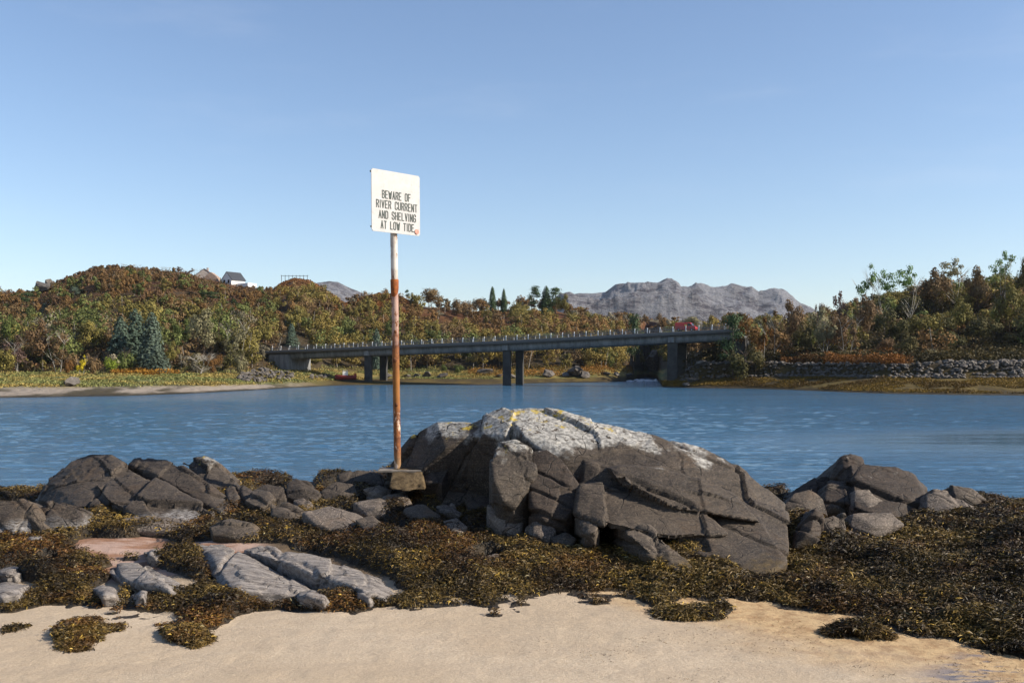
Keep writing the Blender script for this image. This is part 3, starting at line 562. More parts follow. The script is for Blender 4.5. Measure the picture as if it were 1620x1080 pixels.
TREES = [
 # left shore
 (4, 182, 548, 46, 'bush', 'olive', "yellow-olive bush cut by the left edge of the photo, behind the reedy grass"),
 (28, 190, 527, 46, 'airy', 'purple', "birch with thin white stems and bare purple-brown crown near the left edge"),
 (15, 215, 498, 34, 'round', 'green', "dark green rounded tree rising over the bare birch at far left"),
 (64, 198, 507, 56, 'round', 'brown', "broad brown tree between the two white-stemmed birches on the left shore"),
 (93, 192, 512, 50, 'airy', 'brown', "grey-brown birch with one straight pale trunk left of the small yellow sapling"),
 (108, 184, 560, 22, 'bush', 'rust', "small reddish brown bush directly left of the bright yellow sapling"),
 (129, 181, 561, 20, 'airy', 'yellow', "small bright yellow sapling standing at the edge of the shore grass"),
 (148, 184, 556, 32, 'bush', 'brown', "brown twiggy bush right of the bright yellow sapling"),
 (175, 186, 558, 26, 'bush', 'lime', "lime green bush in front of the left foot of the big blue-green spruces"),
 (190, 200, 502, 66, 'spruce', 'spruce', "leftmost of the three big blue-green spruces behind the grassy shore"),
 (214, 203, 490, 74, 'spruce', 'spruce', "middle and tallest of the three big blue-green spruces behind the grassy shore"),
 (240, 197, 496, 72, 'spruce', 'spruce', "rightmost of the three big blue-green spruces behind the grassy shore"),
 (199, 188, 546, 40, 'bush', 'green', "fresh green bush at the feet of the big blue-green spruces"),
 (249, 187, 545, 62, 'spruce', 'spruce', "low wide spruce at the right foot of the big blue-green spruces"),
 (272, 196, 535, 30, 'round', 'olive', "olive-orange round tree just right of the big blue-green spruces"),
 (140, 205, 500, 58, 'round', 'olive', "olive brown tree behind the yellow sapling, left of the big spruces"),
 (165, 212, 508, 40, 'round', 'brown', "brown tree close against the left flank of the big spruces"),
 (292, 215, 500, 40, 'round', 'green', "green tree between the big spruces and the wide pale olive tree"),
 (320, 208, 490, 62, 'round', 'pale', "wide pale olive tree above the leafless white-branched tree"),
 (315, 190, 556, 44, 'bare', 'pale', "low leafless tree with spreading white branches on the left shore"),
 (336, 194, 553, 34, 'bush', 'rust', "orange-brown bush touching the right side of the leafless white-branched tree"),
 (346, 214, 520, 40, 'round', 'dark', "dark olive tree behind the orange-brown bush"),
 (373, 212, 498, 48, 'airy', 'pale', "pale grey-olive birch with forked white trunk above the bridge's left end"),
 (366, 200, 540, 44, 'round', 'dark', "dark green tree with low crown beside the bridge's left abutment"),
 (380, 196, 552, 32, 'bush', 'pale', "pale green willow bush in front of the bridge's stone abutment"),
 # hill conifers and single trees
 (270, 330, 436, 22, 'spruce', 'pine', "dark solitary conifer high on the left hill below its summit"),
 (249, 300, 460, 26, 'spruce', 'spruce', "blue-green conifer halfway up the left hill under the solitary dark one"),
 (279, 290, 464, 24, 'pine', 'pine', "green pine on the hill slope, left one of the row under the white house"),
 (303, 288, 463, 28, 'pine', 'spruce', "grey-green pine on the hill slope, second of the row under the white house"),
 (332, 284, 461, 28, 'pine', 'pine', "green pine on the hill slope, third of the row under the white house"),
 (369, 290, 472, 22, 'spruce', 'pine', "small dark conifer on the slope straight below the white house"),
 (150, 280, 470, 36, 'pine', 'pine', "spreading green pine in the middle of the left hill slope"),
 (128, 290, 458, 26, 'pine', 'pine', "slender green pine up left of the spreading pine on the hill"),
 (118, 285, 455, 18, 'pine', 'spruce', "thin grey-green pine leaning beside the slender pine on the hill"),
 (207, 270, 481, 26, 'pine', 'pine', "green pine just above the tip of the big blue-green spruces"),
 (42, 290, 462, 24, 'pine', 'pine', "pine standing out on the lower left shoulder of the hill"),
 (70, 270, 480, 22, 'spruce', 'spruce', "small blue-green conifer on the left hill below the bare rock"),
 (34, 275, 484, 26, 'round', 'green', "green round tree on the slope under the pine at far left"),
 (182, 262, 496, 26, 'round', 'green', "green round tree left above the big spruces"),
 (196, 358, 416, 10, 'bare', 'purple', "small leafless tree on the summit of the left hill"),
 (216, 358, 417, 9, 'bare', 'purple', "tiny leafless tree right of the summit of the left hill"),
 (262, 357, 421, 12, 'bare', 'purple', "leafless tree at the right end of the left hill's crest"),
 (284, 356, 421, 16, 'airy', 'purple', "dark twiggy tree on the crest left of the houses"),
 (300, 355, 424, 18, 'airy', 'purple', "dark twiggy tree on the crest touching the left house"),
 (312, 354, 423, 14, 'bare', 'purple', "leafless tree in front of the left house's roof"),
 # centre
 (413, 238, 502, 38, 'round', 'olive', "olive tree rising behind the bridge's left end"),
 (436, 244, 516, 34, 'airy', 'brown', "grey-brown birch with pale trunk behind the left end of the bridge"),
 (461, 250, 512, 36, 'spruce', 'spruce', "narrow dark blue-green spruce behind the bridge railing"),
 (596, 258, 521, 36, 'spruce', 'spruce', "small blue-green spruce behind the bridge, just left of the sign pole"),
 (644, 350, 458, 9, 'pine', 'pine', "tiny dark pine on the skyline right of the sign pole"),
 (684, 340, 451, 46, 'round', 'brown', "large rounded russet-brown tree on the skyline right of the sign pole"),
 (779, 345, 454, 26, 'spruce', 'pine', "left one of two dark pointed pines on the centre skyline"),
 (797, 345, 457, 20, 'spruce', 'pine', "right one of two dark pointed pines on the centre skyline"),
 (845, 338, 455, 24, 'pine', 'pine', "slim pine at the left of the tall clump on the centre skyline"),
 (864, 338, 453, 36, 'spruce', 'pine', "broad pine in the middle of the tall clump on the centre skyline"),
 (879, 338, 457, 28, 'pine', 'pine', "pine at the right of the tall clump on the centre skyline"),
 (893, 332, 462, 30, 'round', 'olive', "olive tree at the right end of the centre skyline, where the mountain begins"),
 (725, 254, 572, 24, 'bush', 'green', "round dark green bush on the grass under the bridge"),
 (702, 256, 573, 16, 'bush', 'green', "small green bush left of the round one under the bridge"),
 (500, 246, 566, 34, 'bush', 'olive', "yellow-olive bush between the bridge abutment and the red boat"),
 (1002, 300, 503, 30, 'pine', 'pine', "dark pine on the low knoll above the bridge, below the mountain"),
 (1094, 300, 497, 50, 'round', 'pale', "pale olive tree above the right end of the bridge, against the mountain"),
 (1160, 178.5, 505, 44, 'pine', 'pine', "green pine hiding the right end of the bridge railing"),
 (1188, 181, 487, 56, 'round', 'rust', "rust-brown tree beside the green pine at the bridge's right end"),
 # right bank
 (1206, 179, 500, 36, 'airy', 'rust', "slim orange-brown birch, first of the right bank birches from the bridge"),
 (1224, 184, 489, 40, 'airy', 'brown', "orange-brown birch with a pair of pale stems, second from the bridge"),
 (1254, 200, 476, 52, 'round', 'brown', "brown domed tree behind the second birch on the right bank"),
 (1272, 192, 500, 40, 'round', 'dark', "dark olive tree between the orange birches and the large pale birches"),
 (1302, 180, 478, 58, 'airy', 'pale', "large pale brown birch with crooked white limbs above the orange bracken"),
 (1337, 178, 482, 54, 'airy', 'brown', "large brown birch with straight white trunks above the orange bracken"),
 (1318, 183, 486, 60, 'round', 'brown', "brown crown filling in behind the two large white-trunked birches"),
 (1330, 210, 454, 30, 'airy', 'purple', "dark purple-brown tree topping the skyline over the large birches"),
 (1298, 215, 465, 22, 'airy', 'purple', "small dark twiggy tree at the left end of the right-hand skyline"),
 (1370, 205, 416, 48, 'tall', 'bright', "tall airy tree with sparse green leaves, leftmost on the right skyline"),
 (1403, 206, 422, 44, 'tall', 'bright', "narrow airy tree with sparse green leaves, second on the right skyline"),
 (1434, 206, 414, 50, 'tall', 'bright', "tall airy pale green tree, third on the right skyline"),
 (1372, 190, 468, 50, 'round', 'brown', "olive brown tree under the leftmost airy green tree"),
 (1412, 182, 480, 60, 'round', 'dark', "dark shaded tree right of the large white-trunked birches"),
 (1452, 184, 492, 56, 'round', 'olive', "olive crown right of the dark shaded tree on the right bank"),
 (1480, 212, 425, 56, 'round', 'brown', "tall russet tree on the skyline right of the airy green ones"),
 (1506, 214, 403, 56, 'tall', 'pale', "pale leafless-looking tree sticking up over the right-hand wood"),
 (1516, 184, 462, 60, 'round', 'olive', "broad yellow-olive tree in the middle of the right-hand wood"),
 (1548, 208, 414, 56, 'round', 'brown', "tall brown domed tree near the right edge of the photo"),
 (1586, 206, 392, 44, 'tall', 'bright', "small fresh green tree poking out highest on the right skyline"),
 (1600, 182, 448, 60, 'round', 'olive', "tall olive-green tree with pale trunk at the right edge of the wood"),
 (1622, 205, 394, 30, 'round', 'dark', "dark tree cut by the right edge of the photo at the skyline"),
 (1556, 176, 500, 60, 'round', 'dark', "dark lower tree above the rubble bank near the right edge"),
 (1500, 174, 520, 56, 'round', 'dark', "low dark tree above the middle of the rubble bank"),
 (1473, 166, 546, 42, 'bush', 'pale', "pale grey-green bush at the top of the rubble bank"),
 (1432, 170, 520, 52, 'round', 'dark', "low dark tree above the right end of the orange bracken"),
 (1612, 172, 520, 56, 'round', 'dark', "low dark tree over the bank at the very right edge"),
 (1560, 156, 561, 30, 'bush', 'lime', "yellow-green bush growing out of the rubble bank near the right edge"),
 (1400, 176, 530, 50, 'round', 'brown', "low brown tree behind the right part of the orange bracken"),
 (1166, 177, 545, 54, 'bush', 'dark', "dark bush under the green pine at the bridge's right end"),
 (1196, 178, 535, 50, 'round', 'dark', "low dark tree left of the first orange-brown birch"),
]
for e in TREES: tree(*e)

CLEAR = [(e[0], e[1], e[2], e[3], e[2] + 0.75 * (HY - (float(hill_z(np.array([e[0]]), np.array([float(e[1])]))[0]) - CZ) / e[1] * F - e[2])) for e in TREES] + [(368, 352, 430, 40, 450), (326, 356, 430, 36, 446), (340, 352, 440, 12, 449), (70, 330, 455, 30, 470)]
# woods that read as one mass
def woodland(name, label, specs, seed, leafcol):
    """specs: list of (px0, px1, t0, t1, n, hmin, hmax) with t from flat edge (0) to ridge (1)"""
    rng = np.random.default_rng(seed); VV = []; QQ = []; CC = []; off = 0; MI = []
    bases = [crown_pts(k, n, rng, True) for k in ('round', 'airy', 'bush', 'round', 'airy') for n in (520, 580)]
    for (a, b, t0, t1, n, h0, h1) in specs:
        for i in range(n):
            px = rng.uniform(a, b); tt = t0 + (t1 - t0) * rng.random() ** 1.0
            s_ = col_at(px); d = s_[3] + (s_[5] - s_[3]) * tt; x = (px - CX) / F * d
            gz = float(hill_z(np.array([px]), np.array([d]))[0]); h = rng.uniform(h0, h1) * (1 - 0.25 * tt)
            if (430 < px < 548 and tt > 0.70) or (548 < px < 655 and tt > 0.86): continue
            tr_ = HY - (gz + h - CZ) / d * F     # leave clearings in front of the trees that stand out singly
            if any(abs(px - a[0]) < a[3] * 0.36 + 3 and d < a[1] + 2 and tr_ < a[4] for a in CLEAR): continue
            w_ = h * rng.uniform(0.75, 1.25); c0, s0, n0 = bases[rng.integers(0, len(bases))]
            ang = rng.uniform(0, 6.28); ca, sa = math.cos(ang), math.sin(ang)
            c = np.stack([(c0[:, 0] * ca - c0[:, 1] * sa) * w_ * 1.05, (c0[:, 0] * sa + c0[:, 1] * ca) * w_ * 1.05, c0[:, 2] * h * 0.98], 1) + [x, d, gz - 0.2]
            nr_ = np.stack([n0[:, 0] * ca - n0[:, 1] * sa, n0[:, 0] * sa + n0[:, 1] * ca, n0[:, 2]], 1)
            V, Q = quads_at(c, rng.uniform(0.09, 0.21, len(c)) * (0.7 + h / 16), rng, nrm=nr_)
            col = leafcol(px, tt, rng) * (rng.uniform(0.75, 1.3) if tt < 0.7 else rng.uniform(0.9, 1.12)); cc = col * (s0 * rng.uniform(0.88, 1.12, len(s0)))[:, None]
            VV.append(V); QQ.append(Q + off); CC.append(np.repeat(cc, 4, 0)); off += len(V); MI.append(np.zeros(len(Q), int))
            if rng.random() < 0.35:
                lx, ly = rng.normal(size=2) * 0.05 * h
                tv, tq = tube_np([(x, d, gz), (x + lx, d + ly - 0.3, gz + h * 0.45), (x + 2 * lx, d - 0.5, gz + h * 0.85)], [0.14, 0.10, 0.04], 4)
                VV.append(tv); QQ.append(tq + off); off += len(tv); CC.append(np.zeros((len(tv), 3)) + np.array([0.34, 0.30, 0.25]) * rng.uniform(0.5, 1)); MI.append(np.zeros(len(tq), int))
    me = np_mesh(name, np.concatenate(VV), np.concatenate(QQ), col=np.concatenate(CC))
    return tag(link(name, me, WOODL), label, "woodland", kind="stuff")
WOODL = leaf_mat("woodland_leaves", None, 0.2, attr=True)
PAL = {'rust': (0.165, 0.094, 0.034), 'brown': (0.155, 0.100, 0.045), 'olive': (0.165, 0.135, 0.036), 'green': (0.115, 0.130, 0.038), 'gold': (0.20, 0.148, 0.038), 'grey': (0.19, 0.165, 0.11), 'dark': (0.095, 0.082, 0.030), 'heath': (0.130, 0.076, 0.038)}
def patch(px, t, rng, ks, sd):
    v = float(fbm(np.array([[px / 55, t * 5, sd]]), 2, sd)[0]) * 1.1 + rng.normal() * 0.14 + 0.5
    return np.array(PAL[ks[int(min(max(v, 0), 0.999) * len(ks))]])
def pick(rng, **k):
    ks = list(k); p = np.array([k[q] for q in ks], float); return np.array(PAL[ks[rng.choice(len(ks), p=p / p.sum())]])
def lc_left(px, t, rng):
    if t > 0.70: return patch(px, t, rng, ['brown', 'heath', 'heath', 'rust', 'heath'], 3)
    if t > 0.32: return patch(px, t, rng, ['rust', 'heath', 'green', 'olive', 'brown', 'green', 'rust'], 4)
    return patch(px, t, rng, ['olive', 'brown', 'green', 'green', 'grey', 'brown', 'olive'], 5)
def lc_mid(px, t, rng):
    if t > 0.7: return patch(px, t, rng, ['rust', 'brown', 'grey', 'brown', 'rust', 'olive'], 6)
    if t > 0.3: return patch(px, t, rng, ['rust', 'gold', 'olive', 'brown', 'gold', 'olive', 'rust'], 7)
    return patch(px, t, rng, ['gold', 'olive', 'olive', 'green', 'gold', 'brown'], 8)
def lc_right(px, t, rng): return patch(px, t, rng, ['brown', 'olive', 'olive', 'green', 'olive', 'rust', 'dark'], 9) * 1.2
woodland("hill_scrub", "autumn scrub of rust, brown and green crowns covering the left hill", [(-600, 0, 0.02, 1, 260, 4, 8), (0, 430, 0.0, 0.35, 300, 4, 8.5), (0, 430, 0.0, 0.1, 60, 2, 4), (0, 430, 0.3, 0.75, 480, 3.0, 6.0), (0, 440, 0.7, 1.0, 560, 1.0, 2.6), (430, 500, 0.7, 0.97, 30, 1.0, 2.0)], 5, lc_left)
woodland("river_wood", "olive and rust-coloured birch wood rising behind the bridge", [(430, 1000, 0.0, 0.35, 300, 4.5, 8), (430, 1000, 0.3, 0.85, 330, 4, 8), (640, 920, 0.85, 1.0, 70, 4.5, 7.5), (440, 640, 0.8, 0.93, 30, 2, 4), (900, 1000, 0.5, 1.0, 70, 4, 6), (990, 1150, 0.05, 1.0, 170, 3, 6)], 6, lc_mid)
woodland("bank_wood", "dark olive wood filling the slope behind the right bank", [(1150, 1400, 0.05, 1.0, 260, 4, 8), (1380, 1660, 0.0, 1.0, 520, 5, 9), (1330, 1500, 0.75, 1.0, 80, 6, 9), (1660, 2500, 0.0, 1.0, 200, 6, 11)], 7, lc_right)

# bracken, shore grass
def tufts(name, label, cat, px0, px1, d_off, n, size, hgt, cols, seed, clump=6):
    rng = np.random.default_rng(seed); px = rng.uniform(px0, px1, n); s_ = col_at(px); lo, hi = d_off(s_); d = lo + (hi - lo) * rng.random(n)
    x = (px - CX) / F * d; z = hill_z(px, d); keep = n2(x, d, 5, seed, 2) > -0.25; px, d, x, z = px[keep], d[keep], x[keep], z[keep]; n = len(px)
    lump = 0.5 + 0.5 * n2(x, d, 4, seed + 1, 2); zz = z + rng.random(n) * hgt * (0.3 + lump)
    V, Q = quads_at(np.stack([x, d, zz], 1), rng.uniform(size * 0.5, size, n), rng, asp=0.6)
    k = ss(-0.3, 0.3, n2(x, d, 6, seed + 2, 3))[:, None]; c = (np.array(cols[0]) * (1 - k) + np.array(cols[1]) * k) * rng.uniform(0.6, 1.35, (n, 1))
    return tag(link(name, np_mesh(name, V, Q, col=np.repeat(c, 4, 0)), WOODL), label, cat, kind="stuff")
tufts("bracken", "orange-brown bracken along the top of the right bank", "bracken", 1235, 1445, lambda s: (s[1] + 2.5, s[3] + 4), 26000, 0.20, 1.9, [(0.20, 0.082, 0.018), (0.11, 0.055, 0.018)], 91)
tufts("shore_grass", "pale green and straw-coloured grass on the left shore", "grass", -200, 780, lambda s: (s[1] - 2, s[3] + 4), 60000, 0.22, 0.45, [(0.27, 0.20, 0.06), (0.17, 0.18, 0.06)], 92)
tufts("shore_bracken", "rust and orange bracken at the foot of the left wood", "bracken", 150, 300, lambda s: (s[3] - 10, s[3] - 2), 6000, 0.22, 1.2, [(0.30, 0.15, 0.02), (0.22, 0.10, 0.015)], 93)
tufts("rockweed_strip", "ochre seaweed fringe along the waterline of the right bank", "seaweed", 1045, 2200, lambda s: (s[0] + 1.5, s[1] + 0.3), 60000, 0.15, 0.22, [(0.16, 0.10, 0.016), (0.075, 0.045, 0.010)], 94)
tufts("bank_bracken", "rust-coloured bracken on the bank under the bridge", "bracken", 740, 1000, lambda s: (s[1] + 3, s[3] + 3), 9000, 0.22, 1.4, [(0.24, 0.11, 0.02), (0.14, 0.10, 0.02)], 95)
tufts("heather", "orange heather and bracken covering the bare knolls above the bridge", "heather", 434, 655, lambda s: (s[3] + 0.68 * (s[5] - s[3]), s[5] + 6), 26000, 0.35, 0.8, [(0.24, 0.095, 0.025), (0.15, 0.075, 0.03)], 97)
tufts("hill_heather", "heather and bracken between the trees of the left hill", "heather", -400, 440, lambda s: (s[3], s[5] + 10), 60000, 0.36, 0.8, [(0.125, 0.068, 0.030), (0.10, 0.085, 0.030)], 98)
tufts("wood_floor", "brown undergrowth between the trees of the right-hand wood", "undergrowth", 1150, 1900, lambda s: (s[3], s[5] + 4), 40000, 0.4, 1.6, [(0.09, 0.065, 0.028), (0.07, 0.06, 0.02)], 99)
tufts("undergrowth", "dark undergrowth at the foot of the right-hand wood", "undergrowth", 1080, 1700, lambda s: (s[1] + 6, s[3] + 8), 30000, 0.3, 2.2, [(0.08, 0.06, 0.02), (0.05, 0.04, 0.015)], 96)

# ------------------------------------------------------------------ rocks
def hull_bm(pts):
    bm = bmesh.new(); [bm.verts.new(p) for p in pts]; r = bmesh.ops.convex_hull(bm, input=bm.verts[:])
    bmesh.ops.delete(bm, geom=list({g for g in r["geom_interior"] + r["geom_unused"] if isinstance(g, bmesh.types.BMVert)}), context='VERTS'); return bm
def rock(name, hulls, mat, label, cat="rock", group=None, vox=0.02, amp=1.0, cell=0.45, seed=0, thick=0.8, drop=0.35, kind=None):
    """hulls: lists of (px, row, distance); each is closed behind by pushing it back and down, then fused"""
    bmA = bmesh.new()
    for h in hulls:
        th, dr = thick, drop
        foot = True
        if isinstance(h, dict): th = h.get('t', th); dr = h.get('dr', dr); foot = h.get('foot', True); h = h['p']
        fr = [P(*p) for p in h]; bk = [p + Vector((0, th, -dr * th)) for p in fr]; lo = min(p.z for p in fr) - 0.25
        bm = hull_bm(fr + bk + ([Vector((p.x, p.y + 0.12, lo)) for p in fr] if foot else [])); me = bpy.data.meshes.new("tmp"); bm.to_mesh(me); bm.free(); bmA.from_mesh(me); bpy.data.meshes.remove(me)
    me = bpy.data.meshes.new(name); bmA.to_mesh(me); bmA.free()
    o = bpy.data.objects.new(name, me); COL.objects.link(o); md = o.modifiers.new("r", 'REMESH'); md.mode = 'VOXEL'; md.voxel_size = vox
    dg = bpy.context.evaluated_depsgraph_get(); m2 = bpy.data.meshes.new_from_object(o.evaluated_get(dg)); o.modifiers.clear(); o.data = m2; m2.name = name; bpy.data.meshes.remove(me)
    n = len(m2.vertices); co = np.empty(n * 3, np.float32); m2.vertices.foreach_get("co", co); co = co.reshape(-1, 3).astype(float)
    for it in range(1):
        no = np.empty(n * 3, np.float32); m2.vertices.foreach_get("normal", no); no = no.reshape(-1, 3).astype(float)
        s = seed
        wob = np.stack([fbm(co * 1.1 + 5, 2, s), fbm(co * 1.1 + 9, 2, s + 1), fbm(co * 1.1 + 13, 2, s + 2)], 1) * 0.10
        q = co + wob + 0.012 * fbm(co * 7, 2, s + 9)[:, None]; js = [((0.52, 0.22, 0.82), cell * 0.62), ((0.90, 0.15, -0.40), cell * 1.05), ((0.12, 0.96, 0.25), cell * 1.2)]
        ids = []; crack = np.zeros(n); rel = []
        for kk, (nv, sp) in enumerate(js):
            nv = np.array(nv) / np.linalg.norm(nv); u = q @ nv / sp + 31.7 * kk + 0.37 * s; u = u + 0.28 * np.sin(u * 2.1 + kk)      # uneven spacing
            iu = np.floor(u).astype(np.int64); fu = u - iu; ids.append(iu); rel.append(fu - 0.5); e = np.minimum(fu, 1 - fu) * sp; bi = np.where(fu > 0.5, iu + 1, iu)
            opn = (_hash(bi, bi * 0 + kk, bi * 0 + s, 5) > (0.35 if kk == 0 else 0.55)) * ss(-0.25, 0.15, vnoise(co * 1.3 + 7 * kk, s + 8)); crack = np.maximum(crack, opn * ss(0.030, 0.0, e))
        h1 = _hash(ids[0], ids[1], ids[2], s + 11) - 0.5; h2 = _hash(ids[0], ids[1], ids[2], s + 12) - 0.5; h3 = _hash(ids[0], ids[1], ids[2], s + 13) - 0.5
        idf, edf, tlf = voro(q / (cell * 0.24) + 7, s + 5, True)
        disp = 0.17 * cell * h1 + 0.12 * cell * (h2 * rel[0] + h3 * rel[1]) - 0.05 * crack + (0.010 * (idf - 0.5) + 0.03 * cell * tlf) * ss(-0.1, 0.4, h2 + 0.5 * vnoise(co * 2, s))
        disp = disp + 0.014 * fbm(co * 2.2, 3, s + 3) + 0.006 * ridged(co * 9, 4, s + 4) + 0.0045 * fbm(co * 28, 2, s + 6)
        co = co + no * (disp * amp)[:, None]
    m2.vertices.foreach_set("co", co.astype(np.float32).ravel()); m2.polygons.foreach_set("use_smooth", np.ones(len(m2.polygons), bool)); m2.update()
    m2.materials.clear(); m2.materials.append(mat); tag(o, label, cat, group, kind); return o

# the great boulder with the white and yellow lichen
rock("boulder", [
    [(608, 745, 10.1), (640, 706, 10.1), (655, 686, 10.0), (690, 664, 9.9), (735, 664, 9.9), (768, 672, 9.65), (745, 700, 9.75), (705, 708, 9.55), (690, 745, 9.6), (660, 752, 9.6)],
    [(700, 690, 9.8), (745, 668, 9.8), (796, 645, 9.7), (815, 648, 9.6), (800, 690, 9.35), (775, 705, 9.5), (740, 712, 9.8), (740, 780, 10.0)],
    [(800, 650, 9.7), (840, 645, 9.7), (880, 648, 9.7), (930, 662, 9.7), (1000, 682, 9.6), (1010, 700, 9.2), (930, 722, 9.0), (905, 760, 8.9), (870, 720, 9.05), (830, 690, 9.2), (810, 770, 9.3)],
    [(900, 655, 9.7), (1000, 683, 9.55), (1110, 704, 9.35), (1150, 724, 9.25), (1185, 755, 9.15), (1240, 798, 9.0), (1225, 840, 8.5), (1100, 800, 8.5), (1000, 770, 8.6), (920, 790, 8.7), (925, 730, 8.95), (1070, 720, 9.1)],
    {'p': [(918, 768, 8.45), (950, 762, 8.5), (1010, 780, 8.35), (1120, 815, 8.2), (1150, 845, 7.95), (1060, 852, 7.85), (1000, 842, 7.85), (960, 832, 7.95), (912, 815, 8.15)], 't': 0.8, 'dr': 0.08, 'foot': False},
    {'p': [(962, 740, 8.62), (985, 734, 8.65), (1050, 742, 8.65), (1160, 782, 8.5), (1200, 825, 8.2), (1130, 808, 8.2), (1062, 802, 8.15), (1005, 776, 8.28), (975, 758, 8.42)], 't': 0.6, 'dr': 0.1, 'foot': False},
    [(1110, 800, 8.6), (1180, 790, 8.7), (1244, 812, 8.6), (1248, 860, 8.0), (1243, 890, 7.65), (1210, 914, 7.42), (1170, 900, 7.55), (1110, 880, 7.75), (1060, 862, 7.9), (1085, 835, 8.1)]],
     ROCK, "huge grey-brown boulder capped with white and yellow lichen right of the sign pole", "boulder", vox=0.013, seed=3, thick=0.9, amp=0.52, cell=0.72)
rock("boulder", [[(790, 700, 8.85), (815, 696, 8.85), (840, 706, 8.8), (848, 740, 8.6), (838, 772, 8.5), (815, 800, 8.4), (796, 792, 8.38), (781, 760, 8.45), (778, 725, 8.65)]],
     rock_mat("rock_pillar", (0.026, 0.020, 0.015), (0.072, 0.056, 0.041), zw=2.80, white=0.6, zy=2.88), "tall narrow white-tipped block wedged in the front of the huge boulder", "boulder", vox=0.013, seed=4, cell=0.35, thick=0.6, amp=0.7)
rock("boulder", [[(842, 712, 8.9), (865, 708, 8.9), (890, 725, 8.8), (915, 765, 8.6), (912, 800, 8.4), (895, 820, 8.3), (862, 822, 8.3), (842, 800, 8.4), (838, 760, 8.6)]],
     ROCKR, "brown rounded block in the huge boulder's front beside the narrow white-tipped block", "boulder", vox=0.013, seed=5, cell=0.4, thick=0.6, amp=0.7)
rock("boulder", [[(970, 822, 8.1), (1010, 818, 8.1), (1050, 850, 7.8), (1085, 880, 7.55), (1100, 897, 7.45), (1078, 905, 7.4), (1040, 885, 7.5), (1000, 850, 7.75), (985, 870, 7.9)]],
     ROCKG, "grey rock wedge right of the black hollow under the huge boulder's lower front", "boulder", vox=0.014, seed=6, cell=0.4, thick=0.55)
rock("boulder", [[(912, 812, 8.2), (935, 808, 8.2), (948, 826, 8.0), (940, 845, 7.9), (922, 842, 7.95)]], ROCKG, "small tan rock just left of the black hollow under the huge boulder", "rock", vox=0.012, seed=7, cell=0.3, thick=0.3, amp=0.6)
rock("boulder", [[(650, 738, 9.9), (672, 724, 9.9), (702, 718, 9.8), (712, 740, 9.6), (700, 762, 9.4), (668, 764, 9.5)]], ROCKL, "dark knobbly rock at the right end of the concrete plinth", "rock", vox=0.014, seed=8, cell=0.3, thick=0.4, amp=0.7)

